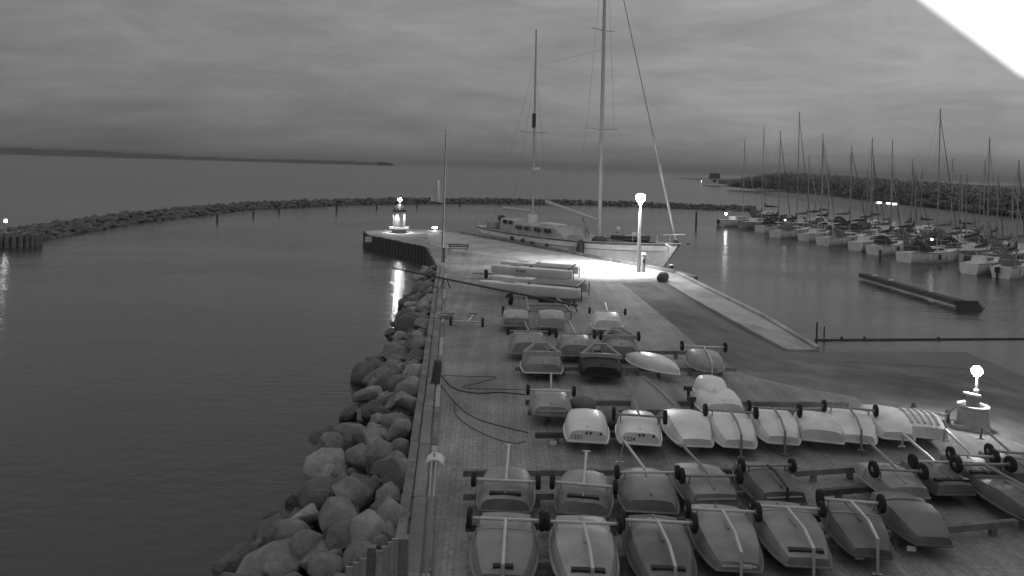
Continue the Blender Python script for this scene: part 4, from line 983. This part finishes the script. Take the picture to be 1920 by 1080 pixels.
# floating jetty on the right
ja, jb = G(1617, 516, WATER + .35), G(1800, 568, WATER + .35); t = thing('floating_jetty', 'dark floating jetty lying low in the basin before the marina boats', 'jetty', (ja.x, ja.y, WATER))
d = jb - ja; nj = 7
for i in range(nj):
    a, b = ja + d * (i / nj) - t.location, ja + d * ((i + 1) / nj) - d.normalized() * .04 - t.location
    MB().beam(a, b, .62, .34).build('pontoon_section', TIMBERD, t)
for k in (.15, .34, .75): MB().box(ja + d * k - t.location + Vector((0, -.1, .27)), (.3, .25, .12)).build('cleat', PAINTW, t)
e = jb - t.location; MB().add([e + Vector(q) for q in ((-.5, -.5, -.4), (1.2, -.6, -.4), (2.0, .3, -.4), (.2, .8, -.4), (-.5, -.5, .22), (.9, -.5, .25), (1.5, .3, -.1), (.2, .8, .22))], [(0, 3, 2, 1), (4, 5, 6, 7), (0, 1, 5, 4), (1, 2, 6, 5), (2, 3, 7, 6), (3, 0, 4, 7)]).build('gangway_foot', TIMBERD, t)
# boom across the slipway mouth
ba, bb = G(1528, 634.5, WATER + .1), G(1990, 632, WATER + .1); t = thing('floating_boom', 'thin dark floating boom across the mouth of the slipway', 'boom', (ba.x, ba.y, WATER))
MB().tube([ba - t.location + Vector((0, 0, -.07)), bb - t.location + Vector((0, 0, -.07))], .05, 8).build('tube', TIMBERD, t)
for px in (1578, 1621, 1760): MB().ball(G(px, 634, WATER + .06) - t.location, .09).build('float', PAINTD, t)
piling(1531, 640, 1.0, .045, 'thin stake at the water end of the slipway walkway', m=DARKSPAR); piling(1545, 637, .7, .035, 'shorter thin stake beside the walkway end', m=DARKSPAR)

def sailboat(label, px, py, ang, L=8.0, mh=11.0, mastpx=None, top=None, hullm=WHITE, cover=CLOTHD, hood=None, group='sailing boats in the marina', lamp=None, boomlen=.36, genoa=True, rows=True, arch=False, outboard=False):
    """px, py: photo position of the stern at the waterline; ang: heading of the bow in degrees from +x"""
    p = G(px, py, WATER); t = thing('moored_sailboat', label, 'sailboat', p, math.radians(ang), group)
    B = L * .31; fb = .85 + L * .03; rings = []; she = []
    for s, b, z in ((0, .72, .95), (.12, .84, .92), (.35, 1, .90), (.6, .92, .95), (.8, .6, 1.05), (.93, .24, 1.15), (1, .02, 1.2)):
        hb = b * B / 2; z *= fb; rk = max(0, s - .7) / .3
        prof = [(hb, z), (hb * .97, z * .55), (hb * (.86 - .3 * rk), .08), (hb * .5, -.35)]
        xs = lambda zz: s * L - (1 - zz / z) * .9 * rk
        rings.append([Vector((xs(q), y, q)) for y, q in prof] + [Vector((xs(q), -y, q)) for y, q in reversed(prof)]); she.append((s * L, hb, z))
    h = MB().loft(rings, closed=False, cap0=True, cap1=False).build('hull', hullm, t, 50)
    MB().loft([[Vector((x, y * q, z - .03)) for q in (-.98, 0, .98)] for x, y, z in she], closed=False, cap0=False, cap1=False).build('deck', WHITE2, t, 60)
    for s in (-1, 1): MB().tube([(x, s * y, z) for x, y, z in she], .035, 5).build('toe_rail', CLOTHM, h)
    x0, x1, w, ht = L * .30, L * .70, B * .62, .48
    r = [[Vector((x, -ww / 2, fb * .85)), Vector((x, -ww / 2 * .85, fb + q)), Vector((x, ww / 2 * .85, fb + q)), Vector((x, ww / 2, fb * .85))] for x, ww, q in ((x0, w, .0), (x0 + .1, w, ht), (x1 - .7, w * .8, ht * .8), (x1, w * .6, .05))]
    cb = MB().loft(r, closed=False).build('cabin', WHITE2 if hullm is WHITE else WHITE, t, 30)
    for s in (-1, 1):
        for q in (.14, .30): MB().box((x0 + L * q * .8, s * w * .465 - s * q * .12, fb + ht * .45), (L * .09, .05, .17)).build('window', GLASS, cb)
    xm = L * .58
    mp = p + Matrix.Rotation(math.radians(ang), 3, 'Z') @ Vector((xm, 0, 0))
    if top is not None: mh = at(mastpx or 960, top, mp.y).z - (WATER + fb)
    ms = MB().tube([(xm, 0, fb * .9), (xm - .1, 0, fb + mh)], [.075, .05], 8).build('mast', ALU2 if cover is not CLOTHM else ALU, t, 60)
    MB().tube([(xm, -B * .3, fb + mh * .5), (xm, B * .3, fb + mh * .5)], .022, 5).build('spreader', ALU2, ms)
    bz = fb + 1.25
    bm_ = MB().tube([(xm - .1, 0, bz), (xm - L * boomlen - .4, 0, bz + .05)], .05, 6).build('boom', ALU2, t)
    MB().tube([(xm - .15, 0, bz + .75), (xm - .35, 0, bz + .22), (xm - L * boomlen * .6, 0, bz + .17), (xm - L * boomlen - .3, 0, bz + .1)], [.06, .17, .15, .07], 8).build('sail_cover', cover, bm_, 60)
    fz = Vector((L * .985, 0, fb * 1.18)); ft = Vector((xm - .08, 0, fb + mh * .95))
    if genoa: MB().tube([fz, fz.lerp(ft, .1), fz.lerp(ft, .85), ft], [.02, .06, .035, .015], 6).build('furled_sail', CLOTHM if cover is CLOTHD else WHITE2, t, 60)
    else: MB().tube([fz, ft], .012, 4).build('forestay', GALVD, t)
    MB().tube([(.1, 0, fb), (xm - .1, 0, fb + mh)], .011, 4).build('backstay', GALVD, t)
    for s in (-1, 1): MB().tube([(xm - .15, s * B * .47, fb), (xm, s * B * .29, fb + mh * .5), (xm - .08, 0, fb + mh * .93)], .011, 4).build('shroud', GALVD, t)
    for s in (-1, 1): MB().tube([(L * .84, s * B * .22, fb * 1.05), (L * .85, s * B * .22, fb * 1.05 + .55), (L * .99, s * .05, fb * 1.2 + .6)], .018, 5).build('pulpit', GALV, t)
    MB().tube([(.9, -B * .38, fb), (.9, -B * .38, fb + .6), (.1, -B * .3, fb + .62), (.1, B * .3, fb + .62), (.9, B * .38, fb + .6), (.9, B * .38, fb)], .018, 5).build('pushpit', GALV, t)
    if hood:
        r = []
        for x, q in ((x0 - .45, .95), (x0 - .1, 1.0), (x0 + .35, .85), (x0 + .8, .45)):
            r.append([Vector((x, w * .55 * math.cos(a), fb + q * max(0.0, math.sin(a)) * 1.0 + .02)) for a in [math.pi * k / 8 for k in range(9)]])
        MB().loft(r, closed=False, cap0=True, cap1=True).build('spray_hood', hood, t, 60)
    for k, x in enumerate((L * .25, L * .42, L * .58)):
        hb = interp([(a, b) for a, b, c in she], x)
        for s in (-1, 1): MB().lathe([(.03, -.3), (.11, -.25), (.11, .25), (.03, .3)], 8, c=(x, s * (hb + .10), fb * .55)).build('fender', CLOTHD if k % 2 else WHITE2, t)
    if arch: MB().tube([(.5, -B * .42, fb), (.45, -B * .36, fb + 1.5), (.4, 0, fb + 1.8), (.45, B * .36, fb + 1.5), (.5, B * .42, fb)], .09, 8).build('stern_arch', WHITE, t, 60)
    if outboard: MB().box((-.25, .2, .75), (.3, .3, .5)).build('outboard_motor', PAINTD, t); MB().box((-.25, .2, .2), (.14, .14, .8)).build('motor_leg', PAINTD, t)
    if int(px) % 3 == 0:
        for k in range(3): MB().box((-.04, -B * .18, fb * (.25 + .25 * k)), (.05, .26, .03)).build('ladder_rung', GALVD, t)
    if lamp:
        lm_ = MB().ball(lamp, .16 if px < 1400 else .12).build('deck_lamp', LAMP_S if px < 1400 else LAMP_D, t)
    return t
front = [
 ('leftmost marina sailboat with a bright stern lamp and its streak on the water', 1350, 424, 28, 8.5, 1415, 262, WHITE2, CLOTHM, None, dict(lamp=(.9, -.3, 2.0), outboard=True)),
 ('second marina sailboat from the left, thin bright mast', 1392, 428, 34, 8.0, 1440, 238, HG1, CLOTHM, None, dict(genoa=False)),
 ('marina sailboat with a tall dark stern cover, third from the left', 1424, 436, 36, 7.8, 1498, 246, WHITE2, CLOTHD, CLOTHD, dict()),
 ('marina sailboat with a small bright cabin lamp, fourth from the left', 1453, 446, 36, 8.5, 1522, 210, WHITE2, CLOTHD, CLOTHM, dict(lamp=(1.6, -.4, 2.4))),
 ('marina sailboat fifth from the left, pale raking stern', 1506, 452, 38, 7.5, 1544, 270, WHITE2, CLOTHM, None, dict()),
 ('marina sailboat with a white hoop arch over its stern', 1542, 460, 30, 9.0, 1602, 274, WHITE, CLOTHD, CLOTHM, dict(arch=True)),
 ('marina sailboat between the hoop arch boat and the round sterned boat', 1603, 470, 44, 7.5, 1636, 258, WHITE2, CLOTHD, None, dict()),
 ('round sterned marina sailboat with a dark hood, left of the white lit boat', 1638, 478, 42, 8.0, 1672, 310, WHITE, CLOTHD, CLOTHD, dict()),
 ('broad white marina sailboat with a small roof light and tall dark mast', 1694, 492, 24, 8.5, 1757, 203, WHITE, CLOTHD, CLOTHD, dict(lamp=(3.3, -.6, 2.35))),
 ('white marina sailboat with clean hull, second from the right edge', 1816, 514, 38, 7.0, 1857, 258, WHITE, CLOTHD, None, dict(genoa=False)),
 ('white marina sailboat with a round fender on its stern at the right edge', 1876, 522, 40, 7.0, 1912, 300, WHITE, CLOTHD, CLOTHM, dict(outboard=True)),
]
for lab, px, py, ang, L_, mx, top, hm, cv, hd, kw in front: sailboat(lab, px, py, ang, L_, mastpx=mx, top=top, hullm=hm, cover=cv, hood=hd, **kw)
back = [
 (1500, 424, 1573, 250, 'leftmost boat of the back marina row behind the lamp lit boat'), (1555, 430, 1600, 285, 'second boat of the back marina row behind the hoop arch boat'),
 (1600, 438, 1640, 300, 'third boat of the back marina row, mid length mast'), (1645, 444, 1706, 262, 'fourth boat of the back marina row, tall thin mast'), (1690, 452, 1728, 298, 'fifth boat of the back marina row behind the white lit boat'),
 (1735, 458, 1782, 298, 'sixth boat of the back marina row, right of the tall dark mast'), (1775, 466, 1822, 326, 'seventh boat of the back marina row, short mast'), (1815, 470, 1845, 300, 'eighth boat of the back marina row, behind the clean white boat'),
 (1850, 476, 1885, 330, 'ninth boat of the back marina row near the right edge'), (1890, 484, 1935, 330, 'last boat of the back marina row at the right edge')]
for i, (px, py, mx, top, lab) in enumerate(back):
    sailboat(lab, px, py, 20 + (i * 37) % 30, 7.5 + (i % 3) * .6, mastpx=mx, top=top, hullm=(HG1, WHITE2, HG2)[i % 3], cover=(CLOTHD, CLOTHM)[i % 2], hood=(None, CLOTHD, CLOTHM)[i % 3], group='back row boats in the marina', genoa=i % 2 == 0)
third = [(1470, 412, 1547, 330), (1560, 418, 1618, 330), (1660, 430, 1690, 330), (1760, 442, 1800, 318), (1840, 452, 1868, 330)]
for i, (px, py, mx, top) in enumerate(third):
    sailboat('far marina boat behind the back row, %s' % ('leftmost of its five', 'second from the left of five', 'middle one of five', 'second from the right of five', 'rightmost of its five')[i], px, py, 200 + (i * 23) % 30, 8.0, mastpx=mx, top=top, hullm=(HG2, HG1)[i % 2], cover=CLOTHD, group='far marina boats', genoa=i % 2 == 1)
for i, (px, py, mx, top, lab) in enumerate((
    (1585, 446, 1620, 318, 'dim boat squeezed in right of the hoop arch boat'), (1625, 456, 1655, 330, 'dim boat behind the round sterned boat'), (1668, 462, 1700, 320, 'dim boat left of the tall dark mast'),
    (1760, 478, 1795, 335, 'dim boat right of the broad white lit boat'), (1790, 486, 1830, 352, 'dim boat behind the pale topped pile'), (1850, 494, 1880, 345, 'dim boat between the two rightmost white boats'),
    (1520, 434, 1556, 310, 'dim boat left of the hoop arch boat'), (1480, 430, 1510, 290, 'dim boat right of the cabin lamp boat'))):
    sailboat(lab, px, py, 24 + (i * 29) % 28, 7.0 + (i % 3) * .5, mastpx=mx, top=top, hullm=(HG1, HG2)[i % 2], cover=(CLOTHD, CLOTHM)[i % 2], hood=(CLOTHD, None, CLOTHM)[i % 3], group='dim boats between the marina rows', genoa=i % 3 != 0)
# marina walkway
pa, pb2 = G(1475, 412, WATER + .5), G(1960, 478, WATER + .5); t = thing('marina_walkway', 'low grey boat bridge running between the marina boat rows', 'walkway', (pa.x, pa.y, WATER)); d = pb2 - pa; nn = 14
for i in range(nn): MB().beam(pa + d * (i / nn) - t.location, pa + d * ((i + .97) / nn) - t.location, 1.8, .18).build('deck_section', TIMBER, t)
for i in range(nn + 1):
    for s in (-1, 1): 
        c = pa + d * (i / nn) - t.location; q = Vector((-d.y, d.x, 0)).normalized() * s * 1.05
        MB().tube([c + q + Vector((0, 0, -1.5)), c + q + Vector((0, 0, .9))], .12, 7).build('pile', TIMBERD, t)
# club house far on the shore
hp_ = G(1332, 344.5, WATER + 1); t = thing('shore_house', 'small white house with dark roof alone on the far point', 'house', hp_, math.radians(-20))
MB().box((0, 0, 2.0), (11, 8, 4.0)).build('wall', PAINTW, t)
rf = MB().add([(-1, -4.6, 3.9), (6.2, -4.6, 3.9), (6.2, 4.6, 3.9), (-1, 4.6, 3.9), (-.5, 0, 7.4), (6.0, 0, 7.4)], [(0, 1, 5, 4), (1, 2, 5), (2, 3, 4, 5), (3, 0, 4), (0, 3, 2, 1)]).build('roof', PAINTD, t, 0)
MB().box((-5.6, -3, 1.4), (.3, 2.0, 1.5)).build('lit_window', LAMP_W, t); MB().box((3, -4.05, 2), (2, .1, 1.6)).build('window', GLASS, t)
MB().box((9, 1, 1.4), (7, 6, 2.8)).build('annex', HG2, t)
# lit windows on the shore behind the masts
for px, py, lab in ((1648, 380, 'left lit window of the low shore building behind the masts'), (1667, 381.5, 'middle lit window of the low shore building behind the masts'), (1676, 382.5, 'right bright lamp of the low shore building behind the masts')):
    p = G(px, py, 1.8); t = thing('shore_lamp', lab, 'lamp', (p.x, p.y, 0)); 
    MB().box((0, 0, 1.8), (1.1, .3, .4)).build('lens', LAMP_W, t); MB().tube([(0, .1, 0), (0, .1, 1.5)], .1).build('post', LAMPPOLE, t); MB().box((0, 0, 2.25), (1.9, .6, .1)).build('hood', PAINTD, t)


# ------------------------------------------------------------------ damp evening air
hm = bpy.data.materials.new('evening_air'); hm.use_nodes = True; t = hm.node_tree; t.nodes.clear()
o = N(t, 'ShaderNodeOutputMaterial'); v = N(t, 'ShaderNodeVolumePrincipled'); t.links.new(v.outputs[0], o.inputs['Volume'])
v.inputs['Color'].default_value = (.55, .55, .55, 1); v.inputs['Density'].default_value = 0.00022
ob = MB().box((0, 3400, 22), (9000, 7200, 2 * 25.5)).build('haze', hm, None, 0); ob['kind'] = 'stuff'

for ob in S.objects:
    if 'frame' in ob.keys(): del ob['frame']
